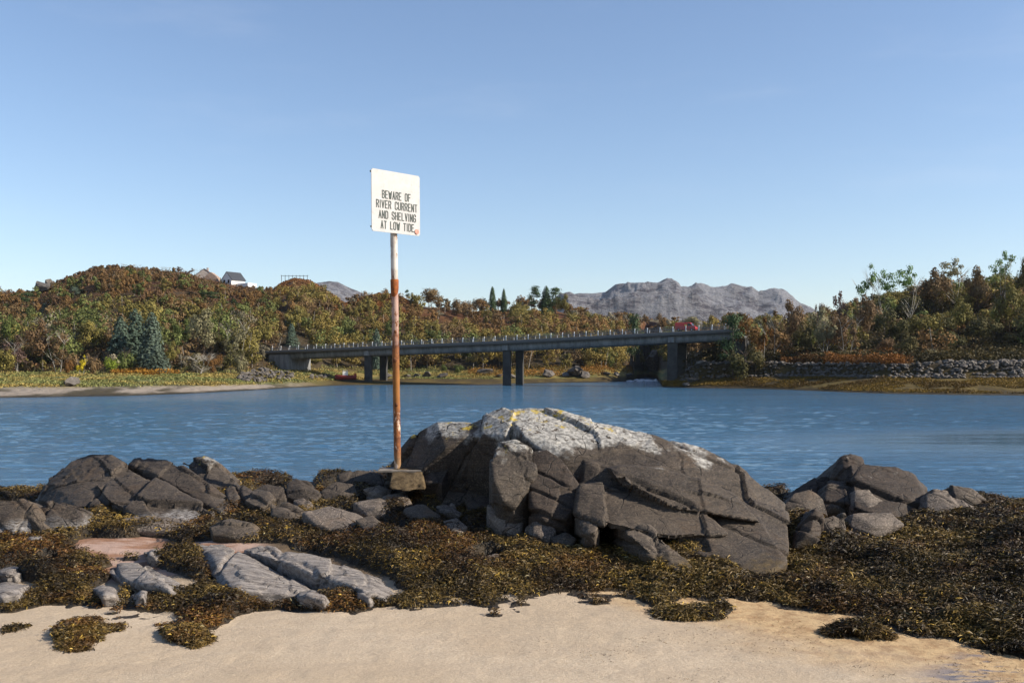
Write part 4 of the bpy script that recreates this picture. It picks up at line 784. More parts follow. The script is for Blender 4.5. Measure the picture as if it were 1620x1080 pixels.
ROCKP = rock_mat("rock_pale", (0.062, 0.048, 0.037), (0.155, 0.124, 0.098), zalg=1.9)
SM = [ # small rocks: outline, base distance, lean, material, label
 ([(678, 775), (700, 765), (735, 772), (750, 785), (740, 800), (700, 800), (680, 790)], 8.9, 1.2, ROCKG, "low mottled rock in front of the concrete plinth's right corner"),
 ([(735, 790), (765, 782), (800, 792), (792, 808), (760, 812), (738, 806)], 8.7, 1.0, ROCKR, "small rusty rock at the foot of the narrow white-tipped block"),
 ([(772, 800), (800, 794), (830, 812), (822, 842), (815, 856), (795, 840), (775, 818)], 8.3, 1.2, ROCKP, "pale split slab lying below the narrow white-tipped block"),
 ([(835, 830), (862, 822), (878, 838), (868, 862), (845, 868), (832, 850)], 8.15, 1.1, ROCKP, "pale square rock right of the split slab on the weed"),
 ([(690, 800), (715, 795), (732, 808), (726, 818), (700, 815)], 8.65, 1.3, ROCKP, "small pinkish rock left of the split slab"),
 ([(755, 882), (785, 875), (800, 888), (785, 902), (758, 898)], 7.75, 2.0, ROCKP, "flat pale stone almost buried in weed at the centre"),
 ([(480, 812), (520, 800), (565, 812), (600, 830), (595, 842), (540, 840), (500, 832)], 8.7, 2.0, ROCKP, "layered grey ledge in the weed left below the sign"),
 ([(560, 820), (590, 812), (615, 835), (610, 850), (580, 846)], 8.45, 1.6, ROCKG, "slanting grey ledge just right of the layered one below the sign"),
 ([(455, 765), (470, 755), (490, 758), (508, 780), (500, 795), (470, 792), (452, 785)], 9.6, 1.2, ROCKL, "dark broken rock against the water between the left ridge and the sign"),
 ([(462, 790), (480, 786), (492, 796), (485, 804), (465, 802)], 9.2, 1.2, ROCKP, "small pale flat stone under the dark broken rock left of the sign"),
 ([(575, 775), (600, 768), (618, 775), (616, 790), (585, 792)], 9.2, 1.2, ROCKP, "pale flat-topped stone just below the concrete plinth on the left"),
 ([(605, 785), (640, 778), (650, 795), (640, 805), (610, 800)], 9.0, 1.2, ROCKP, "pale stone directly below the concrete plinth"),
 ([(535, 752), (565, 742), (600, 745), (605, 765), (570, 775), (540, 770)], 9.95, 1.1, ROCKL, "dark weed-topped rock left of the sign pole's plinth"),
 ([(395, 778), (420, 764), (448, 770), (452, 790), (425, 800), (398, 796)], 9.7, 1.0, ROCKL, "dark weedy rock in the dip between the left ridge and the broken rock"),
 ([(505, 775), (530, 758), (560, 762), (572, 782), (545, 795), (512, 792)], 9.6, 1.0, ROCKL, "low dark rock between the broken rock and the sign's plinth"),
 ([(430, 800), (455, 794), (480, 806), (478, 822), (448, 824), (430, 815)], 9.0, 1.4, ROCKG, "grey hump of rock below the broken rock left of the sign"),
 ([(560, 796), (600, 790), (625, 802), (615, 818), (580, 816)], 9.0, 1.4, ROCKP, "pale cracked stone below the flat-topped one left of the sign's plinth"),
 ([(640, 806), (672, 798), (695, 815), (690, 832), (660, 834), (642, 822)], 8.7, 1.4, ROCKG, "low grey rock in the weed straight under the plinth's right corner"),
 ([(700, 822), (722, 818), (740, 832), (730, 846), (706, 842)], 8.4, 1.4, ROCKP, "small pale slab left of the pale split slab, half in the weed"),
 ([(870, 850), (895, 842), (915, 852), (905, 870), (880, 872)], 8.0, 1.2, ROCKG, "small grey rock right of the pale square rock"),
 ([(600, 838), (628, 830), (650, 842), (644, 858), (612, 856)], 8.3, 1.5, ROCKG, "small brownish rock low in the weed below the slanting grey ledge"),
 ([(330, 832), (365, 822), (400, 830), (410, 845), (370, 852), (335, 846)], 8.9, 1.6, ROCKG, "flat grey rock in the weed below the long slanting slab of the left ridge"),
 ([(185, 822), (235, 816), (300, 824), (325, 836), (270, 842), (205, 838)], 8.95, 1.8, ROCKP, "whitish barnacled ledge along the foot of the left ridge"),
 # left ridge
 ([(-60, 835), (-50, 800), (0, 790), (35, 788), (55, 800), (60, 825), (40, 850), (-20, 852)], 9.2, 0.7, ROCKL, "dark rock cut by the left edge of the photo"),
 ([(50, 830), (60, 800), (85, 790), (118, 800), (132, 820), (120, 835), (80, 848), (60, 845)], 9.0, 0.6, ROCKL, "pale-faced rounded rock at the left foot of the dark ridge"),
 ([(28, 800), (45, 788), (58, 800), (75, 835), (90, 845), (70, 852), (45, 840), (30, 822)], 8.85, 0.6, ROCKG, "narrow tilted rock at the lower left corner of the dark ridge"),
]
for k, (ol, d0, lean, mt, lb) in enumerate(SM):
    yb = max(p[1] for p in ol); xb = [p[0] for p in ol if p[1] == yb][0]; d0 = min(hit(xb, yb, 0.03) - 0.06, d0 + 0.6); ol3 = [(a, b, d0 + lean * (yb - b) / F * d0) for a, b in ol]; exclude(ol, 0.72)
    cx = sum(p[0] for p in ol) / len(ol); cy = sum(p[1] for p in ol) / len(ol); ol3.append((cx, cy + 2, d0 + lean * (yb - cy) / F * d0 - 0.08))
    rock("rock", [ol3], mt, lb, "rock", "loose rocks in the weed bed" if k < 23 else "rocks of the left ridge", vox=0.013, seed=20 + k, cell=0.50, thick=0.4, amp=0.42)
# left ridge main
rock("boulder", [
    [(52, 790, 10.0), (75, 755, 10.2), (95, 742, 10.3), (118, 738, 10.3), (122, 725, 10.4), (145, 718, 10.4), (175, 720, 10.3), (205, 738, 10.1), (240, 765, 9.8), (200, 800, 9.3), (120, 800, 9.4)],
    [(150, 765, 9.7), (210, 742, 9.9), (255, 765, 9.7), (330, 800, 9.4), (345, 815, 9.1), (300, 828, 8.9), (230, 825, 9.0), (190, 800, 9.2), (170, 790, 9.3)]],
     ROCKL, "leftmost broad dark boulder of the left ridge with a white-flecked hump", "boulder", "rocks of the left ridge", vox=0.014, seed=40, cell=0.55, thick=0.8, amp=0.75)
rock("boulder", [[(203, 735, 10.25), (212, 725, 10.3), (235, 724, 10.3), (262, 726, 10.2), (290, 738, 10.0), (345, 780, 9.7), (375, 802, 9.4), (350, 812, 9.2), (300, 785, 9.6), (250, 752, 9.9)]],
     ROCKL, "long slanting dark slab between cracks in the middle of the left ridge", "boulder", "rocks of the left ridge", vox=0.014, seed=41, cell=0.5, thick=0.7, amp=0.6)
rock("boulder", [[(292, 733, 10.5), (305, 724, 10.5), (325, 723, 10.5), (345, 734, 10.4), (365, 755, 10.2), (378, 765, 10.1), (350, 785, 9.9), (320, 762, 10.1)]],
     rock_mat("rock_spotted", (0.026, 0.020, 0.016), (0.072, 0.057, 0.044), zw=2.34, white=0.9, zy=2.62), "boulder with white and yellow lichen cap at the left ridge's right end", "boulder", "rocks of the left ridge", vox=0.014, seed=42, cell=0.4, thick=0.5)
rock("rock", [[(358, 775, 9.7), (378, 765, 9.8), (395, 772, 9.7), (400, 795, 9.4), (385, 802, 9.3), (362, 795, 9.4)]], ROCKL, "small dark rock at the right foot of the lichen-capped ridge boulder", "rock", "rocks of the left ridge", vox=0.013, seed=43, cell=0.3, thick=0.4, amp=0.7)
rock("rock", [[(385, 790, 9.3), (405, 775, 9.5), (425, 780, 9.4), (430, 797, 9.2), (410, 803, 9.1)]], ROCKG, "pale grey flat rock beside weed right of the left ridge", "rock", "rocks of the left ridge", vox=0.013, seed=44, cell=0.3, thick=0.4, amp=0.7)
# right group
rock("boulder", [
    [(1310, 770, 10.38), (1318, 740, 10.48), (1330, 722, 10.48), (1345, 717, 10.48), (1365, 722, 10.48), (1370, 740, 10.28), (1340, 760, 10.08)],
    [(1365, 733, 10.33), (1420, 738, 10.28), (1447, 752, 10.18), (1457, 775, 9.93), (1453, 838, 9.48), (1400, 818, 9.48), (1352, 802, 9.63), (1350, 765, 9.98)], {'p': [(1440, 748, 10.33), (1466, 772, 10.38), (1471, 840, 9.83), (1457, 838, 9.53), (1457, 775, 9.93)], 't': 0.4},
    [(1308, 768, 10.18), (1345, 752, 10.28), (1380, 760, 10.08), (1375, 800, 9.68), (1305, 792, 9.88)]],
     ROCKR, "tall dark brown block with a knob on top, right of the huge boulder", "boulder", "rocks at the right end of the shore", vox=0.013, seed=50, cell=0.7, thick=0.9, amp=0.42)
R2 = [([(1302, 785), (1310, 765), (1345, 770), (1350, 785), (1328, 795), (1305, 792)], 9.35, 0.8, ROCKG, "tan squared stone leaning on the left side of the tall dark brown block"),
      ([(1348, 800), (1352, 775), (1375, 772), (1400, 795), (1407, 812), (1385, 820), (1355, 815)], 9.0, 0.7, ROCKP, "upper one of two pale stacked blocks in front of the tall dark brown block"),
      ([(1340, 845), (1348, 812), (1380, 815), (1410, 810), (1430, 828), (1400, 845), (1370, 852)], 8.6, 0.9, ROCKP, "lower one of two pale stacked blocks in front of the tall dark brown block"),
      ([(1240, 800), (1255, 778), (1285, 770), (1305, 788), (1312, 815), (1285, 828), (1246, 826)], 9.2, 0.8, ROCKG, "rounded grey stone in the gap right of the huge boulder"),
      ([(1300, 795), (1330, 788), (1345, 800), (1335, 815), (1305, 812)], 9.2, 0.9, ROCKG, "flat grey stone between the rounded one and the pale stacked blocks"),
      ([(1255, 868), (1268, 828), (1292, 800), (1304, 818), (1298, 862)], 8.7, 0.5, ROCKR, "dark upright shard at the right foot of the huge boulder"),
      ([(1290, 850), (1300, 818), (1335, 812), (1342, 835), (1330, 860), (1300, 862)], 8.6, 0.6, ROCKG, "grey block with a dark split, left of the lower pale stacked block"),
      ([(1465, 830), (1466, 785), (1478, 775), (1500, 778), (1540, 800), (1565, 818), (1545, 828), (1480, 832)], 9.3, 0.9, ROCKP, "smooth pale slab sloping to the right beyond the tall dark brown block"),
      ([(1485, 778), (1510, 768), (1535, 772), (1560, 790), (1550, 800), (1500, 795)], 10.2, 0.9, ROCKG, "low weed-fringed stone against the water behind the smooth pale slab"),
      ([(1530, 830), (1560, 820), (1580, 824), (1585, 842), (1560, 845)], 9.0, 0.9, ROCKG, "small pale pointed stone at the lower end of the smooth pale slab"),
      ([(1360, 862), (1385, 858), (1400, 866), (1380, 874)], 8.2, 1.5, ROCKP, "small pale stone poking out of the weed below the pale stacked blocks"),
      ([(1235, 800), (1262, 774), (1300, 752), (1325, 752), (1322, 785), (1280, 800)], 10.0, 0.8, ROCKR, "black shaded rock between the huge boulder and the tall dark brown block")]
for k, (ol, d0, lean, mt, lb) in enumerate(R2):
    yb = max(p[1] for p in ol); xb = [p[0] for p in ol if p[1] == yb][0]; d0 = min(hit(xb, yb, 0.03) - 0.16, d0 + 0.6); ol3 = [(a, b, d0 + lean * (yb - b) / F * d0) for a, b in ol]; exclude(ol, 0.72)
    cx = sum(p[0] for p in ol) / len(ol); cy = sum(p[1] for p in ol) / len(ol); ol3.append((cx, cy + 2, d0 + lean * (yb - cy) / F * d0 - 0.08))
    rock("rock", [ol3], mt, lb, "rock", "rocks at the right end of the shore", vox=0.013, seed=60 + k, cell=0.55, thick=0.45, amp=0.42)
# pale barnacled slabs on the left foreground
S3 = [([(308, 860), (350, 860), (405, 884), (480, 926), (500, 945), (430, 950), (362, 948), (338, 915), (328, 890)], 7.25, 2.6, "long pale grey slab running down to the sand at lower left"),
      ([(386, 870), (415, 862), (480, 876), (560, 898), (604, 912), (624, 938), (612, 950), (540, 934), (440, 902)], 7.3, 2.6, "long whitish slab with rounded lower end, right of the long pale grey one"),
      ([(455, 940), (490, 930), (520, 942), (522, 954), (470, 950)], 7.1, 2.0, "small whitish slab tip at the edge of the sand between the two long slabs"),
      ([(540, 918), (580, 918), (605, 940), (590, 950), (560, 940)], 7.12, 1.8, "cracked tan slab in front of the rounded lower end of the whitish slab"),
      ([(165, 905), (190, 892), (230, 892), (270, 910), (305, 930), (290, 940), (240, 932), (190, 922)], 7.35, 2.2, "low humped dark grey slab surrounded by weed at left"),
      ([(145, 932), (160, 924), (182, 930), (188, 945), (160, 950)], 7.1, 1.0, "small round grey stone left of the hollow under the humped slab"),
      ([(210, 940), (222, 928), (238, 930), (232, 948), (214, 950)], 7.1, 0.8, "small upright grey stone under the humped slab"),
      ([(-20, 925), (10, 918), (48, 925), (40, 945), (0, 950), (-25, 945)], 7.1, 2.0, "bluish wet slab at the left edge of the photo"),
      ([(225, 872), (245, 868), (262, 876), (250, 884), (230, 882)], 8.0, 2.0, "small pale blue-grey stone beside the pink sand pool"),
      ([(20, 852), (60, 848), (85, 852), (70, 858), (30, 858)], 8.5, 2.5, "thin white-edged flat rock at left above the weed"),
      ([(-10, 905), (20, 898), (45, 902), (30, 912), (0, 914)], 7.6, 2.5, "grey flat stone at the left edge above the bluish wet slab")]
for k, (ol, d0, lean, lb) in enumerate(S3):
    exclude(ol, 1.12); cx = sum(p[0] for p in ol) / len(ol); cy = sum(p[1] for p in ol) / len(ol)
    ol3 = [(a, b, hit(a, b) - 0.10) for a, b in ol] + [(cx * .35 + a * .65, cy * .35 + b * .65, hit(cx * .35 + a * .65, cy * .35 + b * .65) - 0.30) for a, b in ol] + [(cx, cy, hit(cx, cy) - 0.38)]
    rock("slab" if k < 5 else "rock", [ol3], SLAB, lb, "slab" if k < 5 else "rock", "pale slabs in the left foreground", vox=0.013, seed=80 + k, cell=0.35, thick=0.3, drop=0.6, amp=0.5)

# ------------------------------------------------------------------ seaweed
t = NT("seaweed_fronds"); c = t.attr("Col"); FROND = t.fin(c, 0.52, None, 0.2)
t = NT("seaweed_bed"); FBED = t.fin(t.mix(t.ramp(t.noise(9, detail=6), 0.35, 0.65), (0.010, 0.007, 0.003), (0.035, 0.022, 0.008)), 0.6, t.bump(t.noise(35, detail=5), 1.0, 0.04), 0.4)
def surf_z(x, y): return ground_z(x, y) + weed_h(x, y)
def frond_geo(x, y, z, rng, L, W, tiltmax=0.9, dirb=None):
    n = len(x); a = rng.uniform(0, 2 * math.pi, n) if dirb is None else dirb + rng.normal(size=n) * 1.0
    ti = rng.normal(size=n) * 0.35 * tiltmax + 0.18; bend = rng.normal(size=n) * 0.9
    p = np.stack([x, y, z], 1); V = []; roll = rng.uniform(-1.3, 1.3, n)
    for k in range(4):
        dirv = np.stack([np.cos(a) * np.cos(ti), np.sin(a) * np.cos(ti), np.sin(ti)], 1)
        side = np.stack([-np.sin(a) * np.cos(roll), np.cos(a) * np.cos(roll), np.sin(roll)], 1)
        wk = W * [0.45, 0.9, 1.0, 0.35][k]
        V += [p - side * wk[:, None], p + side * wk[:, None]]
        p = p + dirv * (L / 3)[:, None]; a = a + bend * 0.5; ti = ti - rng.uniform(0.1, 0.75, n); roll = roll + rng.normal(size=n) * 0.35
    V = np.stack(V, 1).reshape(-1, 3); b = np.arange(n)[:, None] * 8
    Q = np.concatenate([b + np.array([0, 1, 3, 2]), b + np.array([2, 3, 5, 4]), b + np.array([4, 5, 7, 6])], 0)
    return V, Q
def frond_col(x, y, rng):
    n = len(x); a = n2(x, y, 0.55, 111, 3); b = n2(x, y, 0.22, 113, 2); lf = ss(1.0, -2.0, x)
    dark = np.array([0.040, 0.025, 0.009]); olive = np.array([0.115, 0.075, 0.020]); rusty = np.array([0.125, 0.057, 0.014]); yel = np.array([0.24, 0.155, 0.028]); pale = np.array([0.19, 0.155, 0.075])
    u = rng.random(n); c = np.tile(dark, (n, 1)); k = ss(-0.35, 0.45, a + 0.5 * b)[:, None]; c = c * (1 - k) + olive * k
    r = (ss(0.0, 0.5, -a + 0.4 * b) * (0.35 + 0.4 * lf))[:, None]; c = c * (1 - r) + rusty * r
    m = (u > 0.93); c[m] = yel; m = (u > 0.98); c[m] = pale; m = (u < 0.25); c[m] *= 0.5
    return c * rng.uniform(0.6, 1.35, (n, 1)) * (0.46 + 0.95 * ss(-0.4, 0.4, n2(x, y, 0.40, 117, 3)))[:, None]
def weed_mesh(name, xs, ys, zs, rng, scale=1.0, bed=None, mats=None):
    """pairs of fronds sharing a holdfast make forks"""
    n = len(xs); d = ys; L = rng.uniform(0.024, 0.062, n) * scale * (0.75 + d / 30) * (0.8 + 0.35 * ss(-0.5, 2.5, xs)); W = rng.uniform(0.0020, 0.0042, n) * scale * (0.7 + d / 22)
    dirb = rng.uniform(0, 6.28, n)
    V1, Q1 = frond_geo(xs, ys, zs, rng, L, W, dirb=dirb); V2, Q2 = frond_geo(xs, ys, zs, rng, L * 0.8, W * 0.9, dirb=dirb + 0.5)
    c = frond_col(xs, ys, rng); cc = np.repeat(c, 8, 0); V = [V1, V2]; Q = [Q1, Q2 + len(V1)]; C = [cc, cc]; off = len(V1) + len(V2); mi = [np.zeros(len(Q1) + len(Q2), int)]
    if bed is not None:
        bx, by, bz = bed; r_, c_ = bx.shape; idx = np.arange(r_ * c_).reshape(r_, c_) + off
        q = np.stack([idx[:-1, :-1], idx[:-1, 1:], idx[1:, 1:], idx[1:, :-1]], -1).reshape(-1, 4)
        V.append(np.stack([bx, by, bz], -1).reshape(-1, 3)); Q.append(q); C.append(np.zeros((r_ * c_, 3)) + 0.02); mi.append(np.ones(len(q), int))
    return np_mesh(name, np.concatenate(V), np.concatenate(Q), col=np.concatenate(C), matidx=np.concatenate(mi))
rng = np.random.default_rng(200)
NW = 470000
dd = 1 / (rng.uniform(1 / 12.6, 1 / 5.0, NW)); xx = (np.where(rng.random(NW) < 0.86, rng.uniform(-120, 1740, NW), np.where(rng.random(NW) < 0.6, rng.uniform(1700, 2500, NW), rng.uniform(-700, -100, NW))) - CX) / F * dd
jx = rng.normal(size=NW) * 0.01
hh = weed_h(xx, dd); keep = hh > 0.012 + 0.01 * rng.random(NW); xx, dd, hh = xx[keep], dd[keep], hh[keep]
zz = ground_z(xx, dd) + hh + rng.uniform(-0.01, 0.022, len(xx))
bx = np.linspace(-9.5, 12.5, 660); by = np.linspace(4.6, 13.2, 320); BX, BY = np.meshgrid(bx, by); BZ = surf_z(BX, BY) - 0.012 + 0.012 * n2(BX, BY, 0.07, 121, 2)
tag(link("seaweed", weed_mesh("seaweed", xx, dd, zz, rng, bed=(BX, BY, BZ)), [FROND, FBED]), "thick olive-brown bladderwrack carpet draped among the shore rocks", "seaweed", kind="stuff")

def clump(label, outline, n, seed, hmax=0.07, name="seaweed_clump", scale=1.0):
    rng = np.random.default_rng(seed); pts = []
    ol = np.array([((px - CX) / F * (CZ - ZS) * F / (py - HY), (CZ - ZS) * F / (py - HY)) for px, py in outline])
    lo, hi = ol.min(0), ol.max(0); q = rng.uniform(lo, hi, (n * 3, 2)); inside = np.zeros(len(q), bool); j = len(ol) - 1
    for i in range(len(ol)):
        c_ = ((ol[i, 1] > q[:, 1]) != (ol[j, 1] > q[:, 1])) & (q[:, 0] < (ol[j, 0] - ol[i, 0]) * (q[:, 1] - ol[i, 1]) / (ol[j, 1] - ol[i, 1] + 1e-9) + ol[i, 0]); inside ^= c_; j = i
    inside &= n2(q[:, 0], q[:, 1], 0.13, seed, 4) > 0.02 - 0.55 * (1 - np.linalg.norm((q - ol.mean(0)) / (hi - lo) * 2, axis=1)).clip(0, 1)
    q = q[inside][:n]; cen = ol.mean(0); rr_ = np.linalg.norm((q - cen) / (hi - lo) * 2, axis=1)
    q = q + rng.normal(size=q.shape) * 0.018 * (rng.random((len(q), 1)) < 0.4)
    z = ground_z(q[:, 0], q[:, 1]) + 0.004 + rng.random(len(q)) * hmax * np.clip(1.15 - rr_, 0.08, 1)
    o = link(name, weed_mesh(name, q[:, 0], q[:, 1], z, rng, scale), [FROND, FBED]); tag(o, label, "seaweed", "seaweed clumps on the sand")
clump("round dark seaweed clump lying on the sand at lower left", [(84, 1008), (95, 985), (115, 978), (150, 978), (165, 990), (160, 1012), (130, 1028), (95, 1028)], 7200, 301)
clump("thin seaweed tongue trailing right from the round clump on the sand", [(150, 988), (200, 985), (190, 998), (160, 1002)], 500, 302, 0.02)
clump("dark seaweed clump pointing right on the sand below the long pale slabs", [(248, 985), (300, 985), (340, 1010), (310, 1022), (270, 1012)], 5200, 303)
clump("straggling seaweed on the sand at the left edge of the photo", [(-10, 998), (20, 990), (50, 988), (30, 995), (0, 1002)], 500, 304, 0.02)
clump("isolated ridge of seaweed on the sand at lower right", [(1300, 1006), (1330, 990), (1370, 995), (1400, 1006), (1420, 1018), (1370, 1018), (1330, 1016)], 5200, 305, 0.09)
clump("seaweed patch on the sand below the wedge under the huge boulder", [(1030, 968), (1100, 964), (1160, 972), (1150, 985), (1080, 986), (1040, 982)], 4400, 306, 0.05)
rng = np.random.default_rng(210); n = 1500; pyy = rng.uniform(985, 1085, n); pxx = rng.uniform(850, 1640, n); d_ = (CZ - ZS) * F / (pyy - HY); x_ = (pxx - CX) / F * d_
k_ = (n2(x_, d_, 0.5, 130, 3) + 0.25 * ss(0.5, 2.0, x_) > 0.12); x_, d_ = x_[k_], d_[k_]
tag(link("seaweed_scraps", weed_mesh("seaweed_scraps", x_, d_, ground_z(x_, d_) + 0.004, rng, 0.35), [FROND, FBED]), "small scraps of weed strewn over the stained sand at lower right", "seaweed", kind="stuff")

# ------------------------------------------------------------------ sign on its pole
base = P(629, 742, 9.75); topz = P(622, 372, 9.75).z; signtop = P(622, 272, 9.75).z
sg = empty("warning_sign", base); tag(sg, "white rectangular warning sign on a rusty round pole between the rocks", "sign")
Hp = topz - base.z
t = NT("peeling_pole_paint"); tc = t.n.new("ShaderNodeTexCoord").outputs["Object"]; oz = t.sep(tc)[2]
hz_ = t.math('DIVIDE', oz, Hp)
rustc = t.mix(t.ramp(t.noise(14, tc, 6, 0.7), 0.35, 0.65), (0.09, 0.028, 0.013), (0.26, 0.095, 0.030))
rustc = t.mix(t.ramp(t.math('ABSOLUTE', t.math('SUBTRACT', hz_, 0.36)), 0.02, 0.16, 0.85, 0.0), rustc, (0.27, 0.11, 0.022))
rustc = t.mix(t.ramp(hz_, 0.10, 0.0, 0, 0.7), rustc, (0.30, 0.20, 0.10))
pinkc = t.mix(t.ramp(t.noise(5, t.map(tc, (1, 1, 0.5)), 5), 0.4, 0.6), (0.26, 0.12, 0.09), (0.40, 0.27, 0.22))
whit = t.mix(t.ramp(t.noise(9, tc, 5), 0.4, 0.6), (0.42, 0.37, 0.32), (0.55, 0.52, 0.47))
pm = t.ramp(t.math('ADD', hz_, t.math('MULTIPLY', t.math('SUBTRACT', t.noise(7, t.map(tc, (1, 1, 0.4)), 6, 0.7), 0.5), 0.9)), 0.55, 0.68)
cc = t.mix(pm, rustc, pinkc)
wm = t.ramp(t.math('ADD', hz_, t.math('MULTIPLY', t.math('SUBTRACT', t.noise(16, t.map(tc, (1, 1, 0.45), loc=(2, 1, 0)), 7, 0.7), 0.5), 0.75)), 0.78, 0.82)
cc = t.mix(wm, cc, whit)
chip = t.ramp(t.noise(24, t.map(tc, (1, 1, 0.5), loc=(4, 4, 4)), 6, 0.7), 0.57, 0.60); cc = t.mix(chip, cc, t.mix(t.ramp(hz_, 0.2, 0.4), (0.55, 0.42, 0.32), (0.16, 0.06, 0.02)))
POLEM = t.fin(cc, 0.7, t.bump(t.math('ADD', t.noise(30, tc, 6, 0.7), t.math('MULTIPLY', wm, 0.4)), 0.7, 0.004), 0.3)
leanx = (P(623, 372, 9.75).x - base.x)
def pole_pt(z): return (leanx * z / Hp, 0, z)
V, Q = tube_np([pole_pt(z) for z in np.linspace(-0.05, Hp + (signtop - topz) * 0.85, 60)], list(0.0345 + 0.0012 * np.array([math.sin(k * 1.7) * math.sin(k * 0.37) for k in range(60)])), 20)
link("pole", np_mesh("pole", V, Q, smooth=True), POLEM, sg)
RUSTD = plain("flaking_rust", (0.16, 0.06, 0.025), 0.85, 0.6, 30)
t2 = NT("orange_rust"); RUSTO = t2.fin(t2.mix(t2.ramp(t2.noise(35, detail=5), 0.35, 0.65), (0.30, 0.09, 0.02), (0.17, 0.05, 0.015)), 0.8, t2.bump(t2.noise(60), 0.7, 0.004))
# peeled collar: torn sleeve with a pointed lower lip
zc1, zc0 = P(625, 442, 9.75).z - base.z, P(625, 470, 9.75).z - base.z
Vc = []; Qc = []; nn = 24
for j in range(nn):
    a = 2 * math.pi * j / nn; lip = 0.5 + 0.5 * math.cos(a + math.pi / 2 + 0.15); zl = zc1 - 0.015 - (zc1 - zc0 - 0.015) * (lip ** 0.8)
    for (zz_, rr_) in ((zc1, 0.0385), (zc1 - 0.008, 0.041), (zl + 0.006, 0.0395), (zl, 0.036)):
        p0 = pole_pt(zz_); Vc.append((p0[0] + rr_ * math.cos(a), rr_ * math.sin(a), zz_))
for j in range(nn):
    for k in range(3): Qc.append((j * 4 + k, ((j + 1) % nn) * 4 + k, ((j + 1) % nn) * 4 + k + 1, j * 4 + k + 1))
link("torn_collar", np_mesh("torn_collar", Vc, Qc, smooth=True), RUSTO, sg)
for row, r_, s_ in ((525, 0.013, 1), (570, 0.019, -1), (640, 0.015, 1)):      # rust blisters on the pole
    zz_ = P(626, row, 9.75).z - base.z; bm = bmesh.new(); bmesh.ops.create_icosphere(bm, subdivisions=2, radius=1)
    for v in bm.verts: v.co = Vector((v.co.x * r_ * 1.1, v.co.y * 0.008, v.co.z * r_ * 1.35)) * (1 + 0.12 * math.sin(v.co.x * 9 + v.co.z * 7))
    ob = bm_obj("rust_blister", bm, RUSTD, sg, smooth=True); p0 = pole_pt(zz_); ob.location = (p0[0] + 0.004 * s_, -0.034, zz_)
# plate
TH = math.radians(47); SW, SHT = 0.612, 0.595
t = NT("sign_white_paint"); tc = t.n.new("ShaderNodeTexCoord").outputs["Object"]
cs = t.mix(t.ramp(t.noise(14, tc, 6, 0.7), 0.3, 0.7), (0.37, 0.36, 0.35), (0.43, 0.43, 0.425)); cs = t.mix(t.ramp(t.noise(28, tc, 6, 0.75), 0.52, 0.66, 0, 0.55), cs, (0.30, 0.25, 0.20))
SIGNM = t.fin(cs, 0.55, t.bump(t.noise(3, tc), 0.2, 0.01), 0.4)
pl = empty("plate_frame", (0, 0, 0)); bpy.data.objects.remove(pl)
ctr = Vector((P(627.6, 322, 9.75).x - base.x, -0.055, P(627, 322.5, 9.75).z - base.z))
rot = Matrix.Rotation(TH, 4, 'Z') @ Matrix.Rotation(math.radians(-0.6), 4, 'Y')
bm = bmesh.new(); bm_box(bm, (0, 0, 0), (SW, 0.006, SHT)); es = [e for e in bm.edges if abs((e.verts[0].co - e.verts[1].co).y) > 0.004]
bmesh.ops.bevel(bm, geom=es, offset=0.012, segments=3, affect='EDGES')
plate = bm_obj("sign_plate", bm, SIGNM, sg); plate.matrix_local = Matrix.Translation(ctr) @ rot
INK = plain("green_black_ink", (0.065, 0.080, 0.072), 0.6, 0.3, 40)
# lettering drawn with strokes: condensed grotesque capitals on a 1 x 1.9 box
def glyph(ch):
    S = {'A': [[(0, 0), (.5, 1), (1, 0)], [(.2, .34), (.8, .34)]], 'B': [[(0, 0), (0, 1), (.7, 1), (.95, .88), (.95, .64), (.7, .53), (0, .53)], [(.7, .53), (1, .42), (1, .12), (.75, 0), (0, 0)]],
         'C': [[(1, .72), (1, .88), (.75, 1), (.25, 1), (0, .88), (0, .12), (.25, 0), (.75, 0), (1, .12), (1, .28)]], 'D': [[(0, 0), (0, 1), (.65, 1), (1, .85), (1, .15), (.65, 0), (0, 0)]],
         'E': [[(.95, 1), (0, 1), (0, 0), (.95, 0)], [(0, .52), (.8, .52)]], 'F': [[(.95, 1), (0, 1), (0, 0)], [(0, .52), (.8, .52)]],
         'G': [[(1, .74), (1, .88), (.75, 1), (.25, 1), (0, .88), (0, .12), (.25, 0), (.75, 0), (1, .12), (1, .46), (.55, .46)]], 'H': [[(0, 0), (0, 1)], [(1, 0), (1, 1)], [(0, .5), (1, .5)]],
         'I': [[(.5, 0), (.5, 1)]], 'L': [[(0, 1), (0, 0), (.9, 0)]], 'N': [[(0, 0), (0, 1), (1, 0), (1, 1)]], 'O': [[(.25, 0), (0, .12), (0, .88), (.25, 1), (.75, 1), (1, .88), (1, .12), (.75, 0), (.25, 0)]],
         'R': [[(0, 0), (0, 1), (.7, 1), (1, .87), (1, .62), (.7, .5), (0, .5)], [(.6, .5), (1, 0)]], 'S': [[(1, .74), (1, .88), (.75, 1), (.25, 1), (0, .88), (0, .66), (.2, .55), (.8, .45), (1, .34), (1, .12), (.75, 0), (.25, 0), (0, .12), (0, .26)]],
         'T': [[(0, 1), (1, 1)], [(.5, 1), (.5, 0)]], 'U': [[(0, 1), (0, .12), (.25, 0), (.75, 0), (1, .12), (1, 1)]], 'V': [[(0, 1), (.5, 0), (1, 1)]], 'W': [[(0, 1), (.28, 0), (.5, .8), (.72, 0), (1, 1)]]}
    return S.get(ch, [])
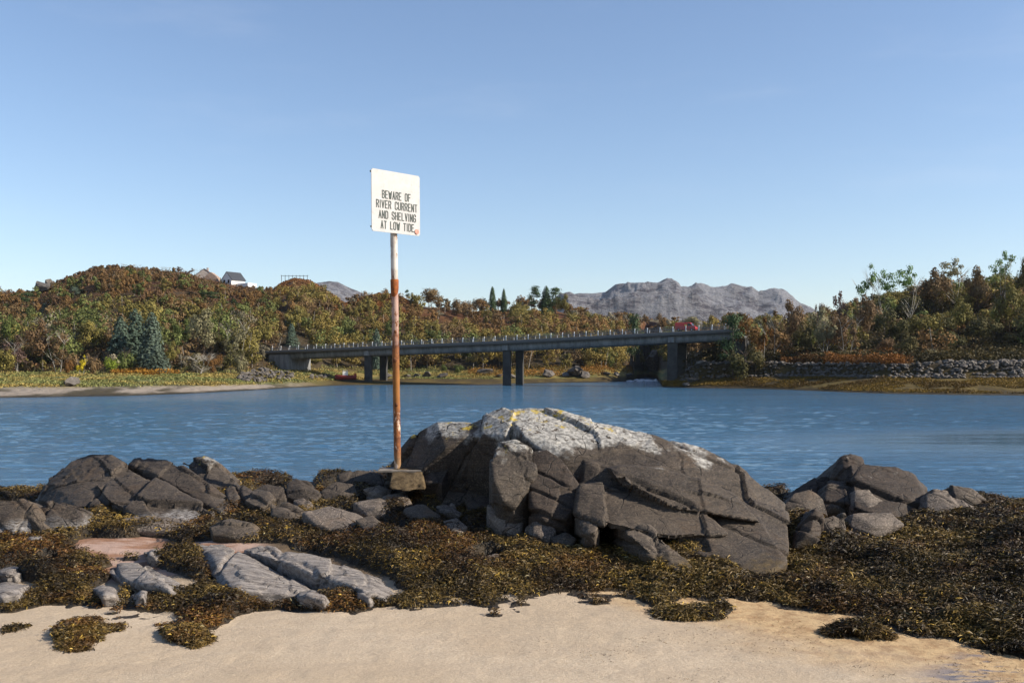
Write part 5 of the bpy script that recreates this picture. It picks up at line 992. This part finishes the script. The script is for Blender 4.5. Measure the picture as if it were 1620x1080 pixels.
def stroke(bm, p, q, w_, y):
    p = Vector((p[0], 0, p[1])); q = Vector((q[0], 0, q[1])); d = (q - p).normalized(); n = Vector((-d.z, 0, d.x)) * w_ / 2; e = d * w_ * 0.42
    lo = [p - e - n, q + e - n, q + e + n, p - e + n]; a = [bm.verts.new((v.x, -0.0022 - y, v.z)) for v in lo]; b = [bm.verts.new((v.x, 0.002, v.z)) for v in lo]
    bm.faces.new(a); bm.faces.new(b[::-1])
    for i in range(4): bm.faces.new((a[i], b[i], b[(i + 1) % 4], a[(i + 1) % 4]))
# each line: text, left/right and top/bottom as fractions of the plate, read off the photograph
LINES = [("BEWARE OF", 0.215, 0.795, 0.330, 0.448), ("RIVER CURRENT", 0.095, 0.935, 0.490, 0.608), ("AND SHELVING", 0.145, 0.905, 0.658, 0.776), ("AT LOW TIDE", 0.185, 0.865, 0.822, 0.940)]
for txt, fa, fb, ft, fb2 in LINES:
    x0 = (fa - 0.5) * SW; x1 = (fb - 0.5) * SW; z1 = (0.5 - ft) * SHT; z0 = (0.5 - fb2) * SHT
    cwd = lambda ch: 0.35 if ch == 'I' else (1.35 if ch == 'W' else (0.85 if ch == ' ' else 1.0))
    gap = 0.62; tot = sum(map(cwd, txt)) + gap * (len(txt) - 1); u = (x1 - x0) / tot; x = x0; kk = 0
    for word in txt.split():
        bm = bmesh.new()
        for ch in word:
            wc = cwd(ch)
            for st_ in glyph(ch):
                for a, b in zip(st_[:-1], st_[1:]):
                    kk += 1; stroke(bm, (x + a[0] * wc * u, z0 + a[1] * (z1 - z0)), (x + b[0] * wc * u, z0 + b[1] * (z1 - z0)), 0.0082, 0.00002 * (kk % 13))
            x += (wc + gap) * u
        x += (0.85 + gap) * u
        ob = bm_obj("lettering", bm, INK, plate); ob.location = (0, -0.0042, 0)
bm = bmesh.new(); bmesh.ops.create_cone(bm, cap_ends=True, segments=24, radius1=0.026, radius2=0.026, depth=0.003, matrix=Matrix.Rotation(math.pi / 2, 4, 'X'))
ob = bm_obj("sticker", bm, plain("faded_red_sticker", (0.55, 0.26, 0.20), 0.6, 0.5, 60), plate); ob.location = (0.425 * SW, -0.0085, -0.435 * SHT)
for zz_ in (0.45, -0.43):
    bm = bmesh.new(); bm_box(bm, (0, 0, 0), (0.010, 0.014, 0.016)); ob = bm_obj("fixing_clip", bm, INK, plate, 0.002); ob.location = (-SW / 2 - 0.004, 0.004, zz_ * SHT)
# concrete plinth
t = NT("stained_concrete"); f = t.noise(12, detail=7, rough=0.7); CONC = t.fin(t.mix(t.ramp(f, 0.35, 0.65), (0.045, 0.030, 0.015), (0.13, 0.092, 0.05)), 0.9, t.bump(f, 0.8, 0.02), 0.2)
pt = empty("plinth", (0, 0, 0)); tag(pt, "weathered concrete plinth that carries the sign pole", "plinth")
o_ = rock("plinth_block", [{'p': [(620, 758, 9.5), (618, 746, 9.55), (660, 744, 9.6), (668, 746, 9.55), (669, 760, 9.45), (671, 774, 9.35), (640, 777, 9.3), (616, 773, 9.35)], 't': 0.40, 'dr': 0.02, 'foot': False}], CONC, None, None, vox=0.012, seed=301, amp=0.6, cell=0.35)
o_.parent = pt
for k_ in ('label', 'category'):
    if k_ in o_: del o_[k_]
bm = bmesh.new(); bm_box(bm, (0, 0, 0), (0.50, 0.30, 0.022), 0.03); ob = bm_obj("cap_slab", bm, plain("grey_cap", (0.22, 0.19, 0.16), 0.85, 0.4, 12), pt, 0.004); ob.location = P(641, 742, 9.74) + Vector((0, 0, -0.005))

# ------------------------------------------------------------------ bridge
Z0 = 230.0
def BP(n, w_=0.0, z=0.0):
    """point on the bridge: n posts from the left end, w_ metres across (away from the near edge), height z"""
    Zc = Z0 * (1 - 0.0048 * n); u = (-393 + 15.376 * n) / (1 - 0.0048 * n); x = u * Zc / F
    return Vector((x, Zc, z)) + PERP * w_
_d = Vector((15.376 / F, -0.0048, 0)).normalized(); PERP = Vector((-_d.y, _d.x, 0)); SP = (Vector((15.376 / F, -0.0048, 0)) * Z0).length
def deck_z(n):
    return float(np.interp(n, [-3, 0, 12, 24, 34, 42, 48], [CZ + 3.75, CZ + (HY - 554.8) * 230 / F, CZ + (HY - 547.3) * 216.8 / F, CZ + (HY - 539.0) * 203.5 / F, CZ + (HY - 529.6) * 192.5 / F, CZ + (HY - 521.4) * 183.6 / F, CZ + (HY - 514.5) * 177 / F]))
t = NT("weathered_concrete"); f = t.noise(0.8, t.map(t.pos, (1, 1, 0.2)), 7, 0.8)
BCON = t.fin(t.mix(t.ramp(f, 0.35, 0.65), (0.13, 0.13, 0.13), (0.26, 0.26, 0.255)), 0.85, t.bump(t.noise(5), 0.3, 0.03), 0.2)
t = NT("dark_fascia"); BFAS = t.fin(t.mix(t.noise(1.5), (0.10, 0.095, 0.09), (0.16, 0.15, 0.14)), 0.85, None, 0.2)
PIERM = plain("dark_concrete", (0.065, 0.062, 0.058), 0.9, 0.35, 0.6)  # darker tone than the girder concrete
RAIL = plain("galvanised_rail", (0.16, 0.155, 0.15), 0.6, 0.2, 2); POSTM = plain("white_post", (0.74, 0.72, 0.68), 0.6, 0.1, 2)
ASPH = plain("asphalt", (0.05, 0.05, 0.05), 0.9, 0.2, 2)
br = empty("road_bridge", BP(0, 0, 0)); tag(br, "long low concrete road bridge crossing the river mouth", "bridge"); brl = br.location
def sweep(name, sect, ns, mat, smooth=False):
    """sect: closed list of (across, dz) swept along the bridge"""
    V = []; Q = []; m = len(sect)
    for n_ in ns:
        for (w_, dz) in sect: V.append(BP(n_, w_, deck_z(n_) + dz) - brl)
    for i in range(len(ns) - 1):
        for j in range(m): Q.append((i * m + j, i * m + (j + 1) % m, (i + 1) * m + (j + 1) % m, (i + 1) * m + j))
    me = np_mesh(name, V, Q); bm = bmesh.new(); bm.from_mesh(me); bm.verts.ensure_lookup_table()
    bm.faces.new([bm.verts[j] for j in range(m)]); bm.faces.new([bm.verts[(len(ns) - 1) * m + j] for j in range(m)]); bmesh.ops.recalc_face_normals(bm, faces=bm.faces[:]); bm.to_mesh(me); bm.free()
    return link(name, me, mat, br)
NS = list(np.arange(-2, 44.01, 1))
sweep("deck", [(0.0, 0.0), (0.0, -0.75), (0.35, -0.75), (0.35, -0.62), (8.65, -0.62), (8.65, -0.75), (9, -0.75), (9, 0.0)], NS, BFAS)
sweep("carriageway", [(1.2, 0.01), (1.2, 0.06), (7.8, 0.06), (7.8, 0.01)], NS, ASPH)
for w0 in (0.9, 6.9): sweep("girder", [(w0, -0.76), (w0 + 0.25, -2.05), (w0 + 0.95, -2.05), (w0 + 1.2, -0.76)], NS[2:], BCON)
for n_, zb in ((11.2, -1.0), (24.8, -1.0), (38.8, -0.3)):
    for w_ in (1.5, 7.5):
        bm = bmesh.new(); zt = deck_z(n_) - 2.05; ww = 0.95 if n_ > 30 else 0.80; p0, p1 = BP(n_, w_, zb) - brl, BP(n_, w_, zt) - brl; ang = math.atan2(_d.y, _d.x)
        bm_box(bm, (p0 + p1) / 2, (ww * 2, 0.95, zt - zb), ang + 0.25)
        bm_obj("pier", bm, PIERM, br, 0.06)
    bm = bmesh.new(); p = BP(n_, 4.5, deck_z(n_) - 1.45) - brl; bm_box(bm, p, (1.2, 8.0, 1.1), math.atan2(_d.y, _d.x)); bm_obj("crossbeam", bm, BCON, br, 0.05)
ang = math.atan2(_d.y, _d.x)
bm = bmesh.new(); z_ = deck_z(0); pa = BP(1.6, 4.5, 0) - brl; bm_box(bm, (pa.x, pa.y, z_ / 2 - 1.1), (5.6, 8.4, z_ + 0.5), ang); bm_obj("abutment", bm, BCON, br, 0.08)
bm = bmesh.new(); pa = BP(-0.6, 4.0, 0) - brl; bm_box(bm, (pa.x, pa.y, z_ / 2 - 0.4), (2.2, 10.6, z_ + 0.2), ang); bm_obj("wing_wall", bm, plain("pale_stone", (0.42, 0.40, 0.36), 0.85, 0.4, 1.2), br, 0.06)
bm = bmesh.new(); pa = BP(43.9, 4.8, 0) - brl; z_ = deck_z(44); bm_box(bm, (pa.x, pa.y, z_ / 2 - 1.2), (2.0, 7.0, z_ - 1.0), ang); bm_obj("abutment", bm, PIERM, br, 0.08)
for w_ in (0.15, 8.85):
    for n_ in range(-2, 44):
        bm = bmesh.new(); bm_box(bm, (0, 0, 0.48), (0.16, 0.12, 0.96), ang); bm_obj("post", bm, POSTM, br, 0.015, loc=BP(n_, w_ + (-0.08 if w_ < 1 else 0.08), deck_z(n_)) - brl)
    for hgt in (0.35, 0.62, 0.90): sweep("rail", [(w_ + 0.03, hgt - 0.04), (w_ + 0.09, hgt - 0.04), (w_ + 0.09, hgt + 0.04), (w_ + 0.03, hgt + 0.04)], NS, RAIL)
    # thin infill bars between the posts
    pth = []
    for m_, k in enumerate(range(-10, 440, 2)):
        q = BP(k / 10, w_ + 0.06, deck_z(k / 10)) - brl; lo_, hi_ = q + Vector((0, 0, 0.1)), q + Vector((0, 0, 0.88)); pth += [lo_, hi_] if m_ % 2 == 0 else [hi_, lo_]
    V, Q = tube_np([tuple(p) for p in pth], [0.022] * len(pth), 4); link("railing_mesh", np_mesh("railing_mesh", V, Q), RAIL, br)

# ------------------------------------------------------------------ red van on the bridge
RED = NT("red_paint"); RED = RED.fin((0.50, 0.03, 0.03), 0.35, None, 0.5); GLASS = plain("dark_glass", (0.02, 0.025, 0.03), 0.1, 0.1, 1); TYRE = plain("tyre_rubber", (0.02, 0.02, 0.02), 0.8, 0.1, 5); RIM = plain("wheel_rim", (0.45, 0.45, 0.45), 0.4, 0.1, 5)
vp = BP(39.7, 2.9, deck_z(39.7) + 0.07); van = empty("van", vp, ang, (0.82, 0.82, 0.85)); tag(van, "red delivery van driving over the bridge", "van")
bm = bmesh.new(); bm_prism(bm, [(-2.4, 0.35), (2.35, 0.35), (2.45, 0.6), (2.4, 1.0), (1.75, 1.15), (1.25, 1.85), (0.9, 1.95), (-2.3, 1.95), (-2.45, 1.7), (-2.45, 0.5)], -0.9, 0.9); bm_obj("body", bm, RED, van, 0.05)
bm = bmesh.new(); bm_prism(bm, [(0.55, 1.15), (1.55, 1.15), (1.15, 1.75), (0.55, 1.75)], -0.915, 0.915); bm_obj("side_window", bm, GLASS, van)
bm = bmesh.new(); bm_prism(bm, [(1.68, 1.18), (1.78, 1.18), (1.32, 1.80), (1.24, 1.78)], -0.78, 0.78); bm_obj("windscreen", bm, GLASS, van)
bm = bmesh.new(); bm_box(bm, (0.1, -0.91, 1.35), (0.55, 0.012, 0.35)); bm_obj("side_emblem", bm, plain("yellow_emblem", (0.7, 0.45, 0.1), 0.5), van)
for sx in (-1.55, 1.55):
    for sy in (-0.82, 0.82):
        bm = bmesh.new(); bmesh.ops.create_cone(bm, cap_ends=True, segments=20, radius1=0.34, radius2=0.34, depth=0.22, matrix=Matrix.Translation((sx, sy, 0.34)) @ Matrix.Rotation(math.pi / 2, 4, 'X')); o_ = bm_obj("wheel", bm, TYRE, van, 0.02)
        bm = bmesh.new(); bmesh.ops.create_cone(bm, cap_ends=True, segments=12, radius1=0.19, radius2=0.19, depth=0.24, matrix=Matrix.Translation((sx, sy, 0.34)) @ Matrix.Rotation(math.pi / 2, 4, 'X')); bm_obj("rim", bm, RIM, o_)

# ------------------------------------------------------------------ beached boat
def ground_at(px, d): return float(hill_z(np.array([float(px)]), np.array([float(d)]))[0])
bd_ = 217.0; bo = empty("fishing_boat", ((547 - CX) / F * bd_, bd_, ground_at(549, bd_) + 0.35), math.radians(8), (1.05, 1.05, 1.15)); tag(bo, "small red fishing boat beached on the grass under the bridge", "boat")
V = []; Q = []; L_ = 4.4
for i in range(13):
    s_ = i / 12; x_ = -L_ / 2 + L_ * s_; wd_ = 0.85 * (1 - max(0, (s_ - 0.45) / 0.55) ** 2.2) * (0.86 + 0.14 * min(1, s_ * 4)); sheer = 0.85 + 0.45 * max(0, s_ - 0.4) ** 1.5 + 0.05 * (1 - s_)
    keel = 0.0 + 0.35 * max(0, s_ - 0.75) * 2
    for (a, b) in ((0, 0), (0.55, 0.12), (0.9, 0.45), (1, 1), (0.92, 1), (0.85, 0.55), (0, 0.35)): V.append((x_, -a * wd_, keel + b * (sheer - keel)))
    for (a, b) in ((0.85, 0.55), (0.92, 1), (1, 1), (0.9, 0.45), (0.55, 0.12)): V.append((x_, a * wd_, keel + b * (sheer - keel)))
for i in range(12):
    for j in range(12): Q.append((i * 12 + j, i * 12 + (j + 1) % 12, (i + 1) * 12 + (j + 1) % 12, (i + 1) * 12 + j))
me = np_mesh("hull", V, Q); bm = bmesh.new(); bm.from_mesh(me); bm.verts.ensure_lookup_table(); bm.faces.new([bm.verts[j] for j in range(12)]); bmesh.ops.recalc_face_normals(bm, faces=bm.faces[:]); bm.to_mesh(me); bm.free()
hl = link("hull", me, plain("boat_red", (0.24, 0.035, 0.03), 0.6, 0.4, 2), bo); hl.rotation_euler = (0, 0, math.pi)
bm = bmesh.new(); bm_box(bm, (-0.1, 0, 1.25), (1.1, 1.0, 0.8)); bm_obj("wheelhouse", bm, plain("boat_white", (0.7, 0.68, 0.62), 0.6), bo, 0.03)
bm = bmesh.new()
for sx in (-0.5, 0.35):
    for sy in (-0.45, 0.45): bm_box(bm, (sx, sy, 1.45), (0.07, 0.07, 0.75))
bm_box(bm, (-0.08, 0, 1.84), (1.1, 1.1, 0.06)); bm_obj("canopy_frame", bm, plain("boat_frame", (0.7, 0.66, 0.52), 0.6), bo)
bm = bmesh.new(); bm_box(bm, (1.95, 0, 0.85), (0.5, 0.35, 0.75)); bm_obj("outboard_motor", bm, plain("orange_motor", (0.35, 0.06, 0.03), 0.5), bo, 0.05)

# ------------------------------------------------------------------ houses on the hill
SLATE = plain("slate_roof", (0.045, 0.05, 0.06), 0.7, 0.3, 2); WHITEW = plain("white_render", (0.74, 0.73, 0.70), 0.8, 0.1, 1); STONEW = plain("grey_render", (0.40, 0.34, 0.30), 0.85, 0.3, 1); ROOFB = plain("brown_roof", (0.13, 0.09, 0.08), 0.8, 0.3, 1)
def house(px, d, rowb, w_, dp, hw, hr, rot_, wallm, roofm, label, chim=0, name="house"):
    p = P(px, rowb, d); h = empty(name, p, rot_); tag(h, label, "house")
    bm = bmesh.new(); bm_prism(bm, [(-w_ / 2, -2.5), (w_ / 2, -2.5), (w_ / 2, hw), (0, hw + hr), (-w_ / 2, hw)], -dp / 2, dp / 2); bm_obj("wall", bm, wallm, h)
    bm = bmesh.new(); o = 0.35; th = 0.22; sl = hr / (w_ / 2)
    for s in (-1, 1):
        a = [bm.verts.new((s * (w_ / 2 + o), y, hw - sl * o + 0.05)) for y in (-dp / 2 - 0.1, dp / 2 + 0.3)]; b = [bm.verts.new((0, y, hw + hr + 0.06)) for y in (dp / 2 + 0.3, -dp / 2 - 0.1)]
        f = bm.faces.new(a + b); e = bmesh.ops.extrude_face_region(bm, geom=[f]); [setattr(v, 'co', v.co + Vector((0, 0, th))) for v in e['geom'] if isinstance(v, bmesh.types.BMVert)]
    bmesh.ops.recalc_face_normals(bm, faces=bm.faces[:]); rf = bm_obj("roof", bm, roofm, h)
    for k in range(chim):
        bm = bmesh.new(); bm_box(bm, (0, (-1) ** k * (dp / 2 - 0.5), hw + hr + 0.5), (0.7, 0.9, 1.4)); bm_obj("chimney", bm, wallm, rf, 0.03)
    for x_ in (-w_ * 0.22, w_ * 0.22):
        bm = bmesh.new(); bm_box(bm, (x_, -dp / 2 - 0.02, hw * 0.55), (0.9, 0.08, 1.2)); bm_obj("window", bm, GLASS, h)
    return h
hA = house(369, 352, 450, 5.2, 6.0, 1.5, 2.6, math.radians(-34), WHITEW, SLATE, "white house with dark slate roof and pointed gable on the hill's right shoulder")
bm = bmesh.new(); bm_prism(bm, [(-0.2, 0), (6.0, 0), (6.0, 1.3), (-0.2, 1.3)], 0, 4); bm_obj("low_wing", bm, WHITEW, hA, loc=(2.7, -1, -1.2))
house(326, 356, 446, 8.5, 8.0, 1.0, 3.2, math.radians(8), STONEW, ROOFB, "brownish house half hidden by trees, left of the white house on the hill", 1)
bm = bmesh.new(); bm_prism(bm, [(-2.2, 0), (2.2, 0), (2.2, 2.3), (0, 4.0), (-2.2, 2.3)], -2, 2); ob = bm_obj("shed", bm, plain("tan_boards", (0.35, 0.25, 0.19), 0.8, 0.3, 1), None, loc=P(336, 449, 352)); tag(ob, "small pale gabled outbuilding between the two hill houses", "shed")
# viewpoint fence on the heathery knoll
fe = empty("knoll_fence", P(466, 441, 350)); tag(fe, "low wooden fence on top of the orange heather knoll", "fence")
for i in range(8):
    bm = bmesh.new(); bm_box(bm, (-4.6 + i * 1.3, 0, 0.2), (0.14, 0.14, 2.2)); bm_obj("post", bm, BARK['dark'], fe)
bm = bmesh.new(); bm_box(bm, (0, 0, 1.05), (9.6, 0.08, 0.14)); bm_obj("rail", bm, BARK['dark'], fe)

# ------------------------------------------------------------------ far-shore boulders
def stone_mesh(seed, sub=3):
    bm = bmesh.new(); rr_ = random.Random(seed); pts = [Vector((rr_.gauss(0, 1), rr_.gauss(0, 1), rr_.gauss(0, 1))).normalized() * rr_.uniform(0.8, 1.05) for _ in range(16)]
    b2 = hull_bm(pts); bmesh.ops.subdivide_edges(b2, edges=b2.edges[:], cuts=1, use_grid_fill=True)
    for v in b2.verts: v.co += Vector((rr_.gauss(0, 1), rr_.gauss(0, 1), rr_.gauss(0, 1))) * 0.05
    me = bpy.data.meshes.new("boulder"); b2.to_mesh(me); b2.free(); bm.free(); me.materials.append(FARROCK); return me
STN = [stone_mesh(500 + k) for k in range(6)]
def stone(px, d, r, label, group=None, sink=0.3, sq=(1, 1, 0.75), z=None):
    o = bpy.data.objects.new("boulder", random.choice(STN)); COL.objects.link(o); zz_ = ground_at(px, d) if z is None else z
    o.location = ((px - CX) / F * d, d, zz_ + r * sq[2] * (1 - sink)); o.scale = (r * sq[0], r * sq[1], r * sq[2]); o.rotation_euler = (random.uniform(-.3, .3), random.uniform(-.3, .3), random.uniform(0, 6.28)); return tag(o, label, "boulder", group)
BIG = [(765, 246, 1.7, "rounded grey rock on the grass behind the bridge's middle pier"), (700, 236, 1.2, "low grey rock on the grass, right one between the left and middle piers"), (676, 238, 1.3, "whitish rock on the grass, left one between the left and middle piers"),
       (660, 238, 1.0, "small whitish rock just right of the sign pole beyond the river"), (612, 236, 1.2, "pale flat rock beyond the left pier"), (643, 236, .9, "small pale rock hidden partly by the sign pole beyond the river"),
       (868, 248, 1.8, "white sloping rock in the trees right of the middle pier"), (908, 252, 2.6, "tall white rock outcrop at the water's edge right of the middle pier"), (925, 250, 1.7, "white rock adjoining the tall white outcrop"),
       (895, 250, 1.1, "small white rock left of the tall white outcrop"), (810, 240, 1.0, "pale rock seen between the two middle piers"), (790, 242, 1.0, "pale rock behind the near middle pier"), (957, 256, 1.0, "pale rock left end of the row before the rapids"),
       (975, 262, 1.1, "pale rock in the middle of the row before the rapids"), (992, 272, 1.1, "pale rock right end of the row before the rapids"), (113, 137, 1.3, "low grey rock on the sandy left shore"), (1110, 182, 1.1, "pale rock on the shaded bank right of the last pier"),
       (1096, 180, .9, "dark rock at the foot of the last pier"), (1085, 178, 0.7, "small white rock in the shade by the last pier")]
for px, d, r, lb in BIG: stone(px, d, r, lb, None, 0.35, (1.5, 1, 0.62))
bm_ = stone(1033, 300, 3.0, "big pale rock face glimpsed behind the last pier", None, 0.1, (0.9, 1, 1.4), 2.0)
bm_ = stone(70, 330, 3.2, "bare grey slab exposed on the upper left hill slope", None, 0.55, (2.0, 1, 0.9)); bm_ = stone(78, 334, 1.8, "smaller bare rock above the slab on the upper left hill", None, 0.3, (1, 1, 1.2))
random.seed(11)
for i in range(80):                      # riprap below the left abutment
    px = random.uniform(378, 462); s_ = col_at(px); k = random.random(); d = s_[1] + 4 + (14 * k); stone(px, d, random.uniform(0.35, 0.7), "grey boulder in the rock armour below the bridge's left abutment", "rock armour below the left abutment", 0.3, z=ground_at(px, d) + 1.5 * k * (1 - abs(px - 420) / 60))
for i in range(22):
    px = random.uniform(490, 520); s_ = col_at(px); stone(px, s_[1] + 6 + random.uniform(0, 8), random.uniform(0.35, 0.65), "grey boulder at the right end of the left abutment's rock slope", "rock slope right of the left abutment", 0.3)
for i in range(230):                     # revetment of the right bank
    px = random.uniform(1085, 1640) if i < 150 else random.uniform(1480, 1640); s_ = col_at(px); k = random.random(); d = s_[1] - 0.5 + 3.4 * k; 
    if px > 1480: d += 5 * k; r = random.uniform(0.3, 0.68)
    else: r = random.uniform(0.28, 0.6)
    stone(px, d, r, "grey rubble stone in the long revetment of the right bank", "rubble stones of the right bank", 0.3, z=ground_at(px, d) - 0.1)
# the rest of the rubble, too small to count
rng = np.random.default_rng(77); VV = []; QQ = []; off = 0; tv0 = np.empty(len(STN[0].vertices) * 3); 
srcs = []
for me in STN[:4]:
    v = np.empty(len(me.vertices) * 3); me.vertices.foreach_get("co", v); f_ = [tuple(p.vertices) for p in me.polygons]; q_ = [f for f in f_ if len(f) == 4]; t_ = [f for f in f_ if len(f) == 3]; srcs.append((v.reshape(-1, 3), q_, t_))
VV = []; QQ = []; TT = []; off = 0
for i in range(1300):
    px = rng.uniform(1075, 1900); s_ = col_at(px); k = rng.random(); d = s_[1] - 1 + 4.0 * k; v, q_, t_ = srcs[rng.integers(0, 4)]; r = rng.uniform(0.14, 0.42)
    a = rng.uniform(0, 6.28); R_ = np.array([[math.cos(a), -math.sin(a), 0], [math.sin(a), math.cos(a), 0], [0, 0, 0.75]])
    VV.append((v @ R_.T) * r + [(px - CX) / F * d, d, ground_at(px, d) + r * 0.3]); QQ += [tuple(j + off for j in f) for f in q_]; TT += [tuple(j + off for j in f) for f in t_]; off += len(v)
tag(link("rubble", np_mesh("rubble", np.concatenate(VV), QQ if QQ else None, TT if TT else None), FARROCK), "small grey rubble packed between the larger stones of the right bank", "rubble", kind="stuff")

# ------------------------------------------------------------------ the air
hz = bpy.data.materials.new("air"); hz.use_nodes = True; hn = hz.node_tree; hn.nodes.remove(hn.nodes["Principled BSDF"]); pv = hn.nodes.new("ShaderNodeVolumePrincipled")
pv.inputs["Color"].default_value = (0.75, 0.86, 1.0, 1); pv.inputs["Density"].default_value = 0.00004; pv.inputs["Anisotropy"].default_value = 0.2; hn.links.new(pv.outputs[0], hn.nodes["Material Output"].inputs["Volume"])
bm = bmesh.new(); bm_box(bm, (0, 2600, 90), (13000, 9000, 560)); hzo = bm_obj("haze", bm, hz); tag(hzo, kind="stuff"); hzo['label'] = "thin blue air over the river and far hills"

# white water where the river runs out under the bridge
rng = np.random.default_rng(900); foam = plain("white_water", (0.72, 0.75, 0.78), 0.6, 0.3, 1.5)
VV = []; QQ = []; off = 0
for i in range(26):
    px = rng.uniform(996, 1046); d = rng.uniform(262, 322); L = rng.uniform(0.6, 2.6); n_ = 7; x0_ = (px - CX) / F * d
    for k in range(n_):
        a = k / (n_ - 1) - 0.5; w_ = 0.28 * (1 - 4 * a * a) + 0.02; VV += [(x0_ + a * L, d - w_ + 0.3 * a, 0.03), (x0_ + a * L, d + 0.3 * a, 0.10 + 0.18 * (1 - 4 * a * a)), (x0_ + a * L, d + w_ + 0.3 * a, 0.03)]
    for k in range(n_ - 1): QQ += [(off + k * 3, off + k * 3 + 3, off + k * 3 + 4, off + k * 3 + 1), (off + k * 3 + 1, off + k * 3 + 4, off + k * 3 + 5, off + k * 3 + 2)]
    off += n_ * 3
tag(link("foam", np_mesh("foam", VV, QQ, smooth=True), foam), "white water of the rapids left of the last bridge pier", "rapids", kind="stuff")
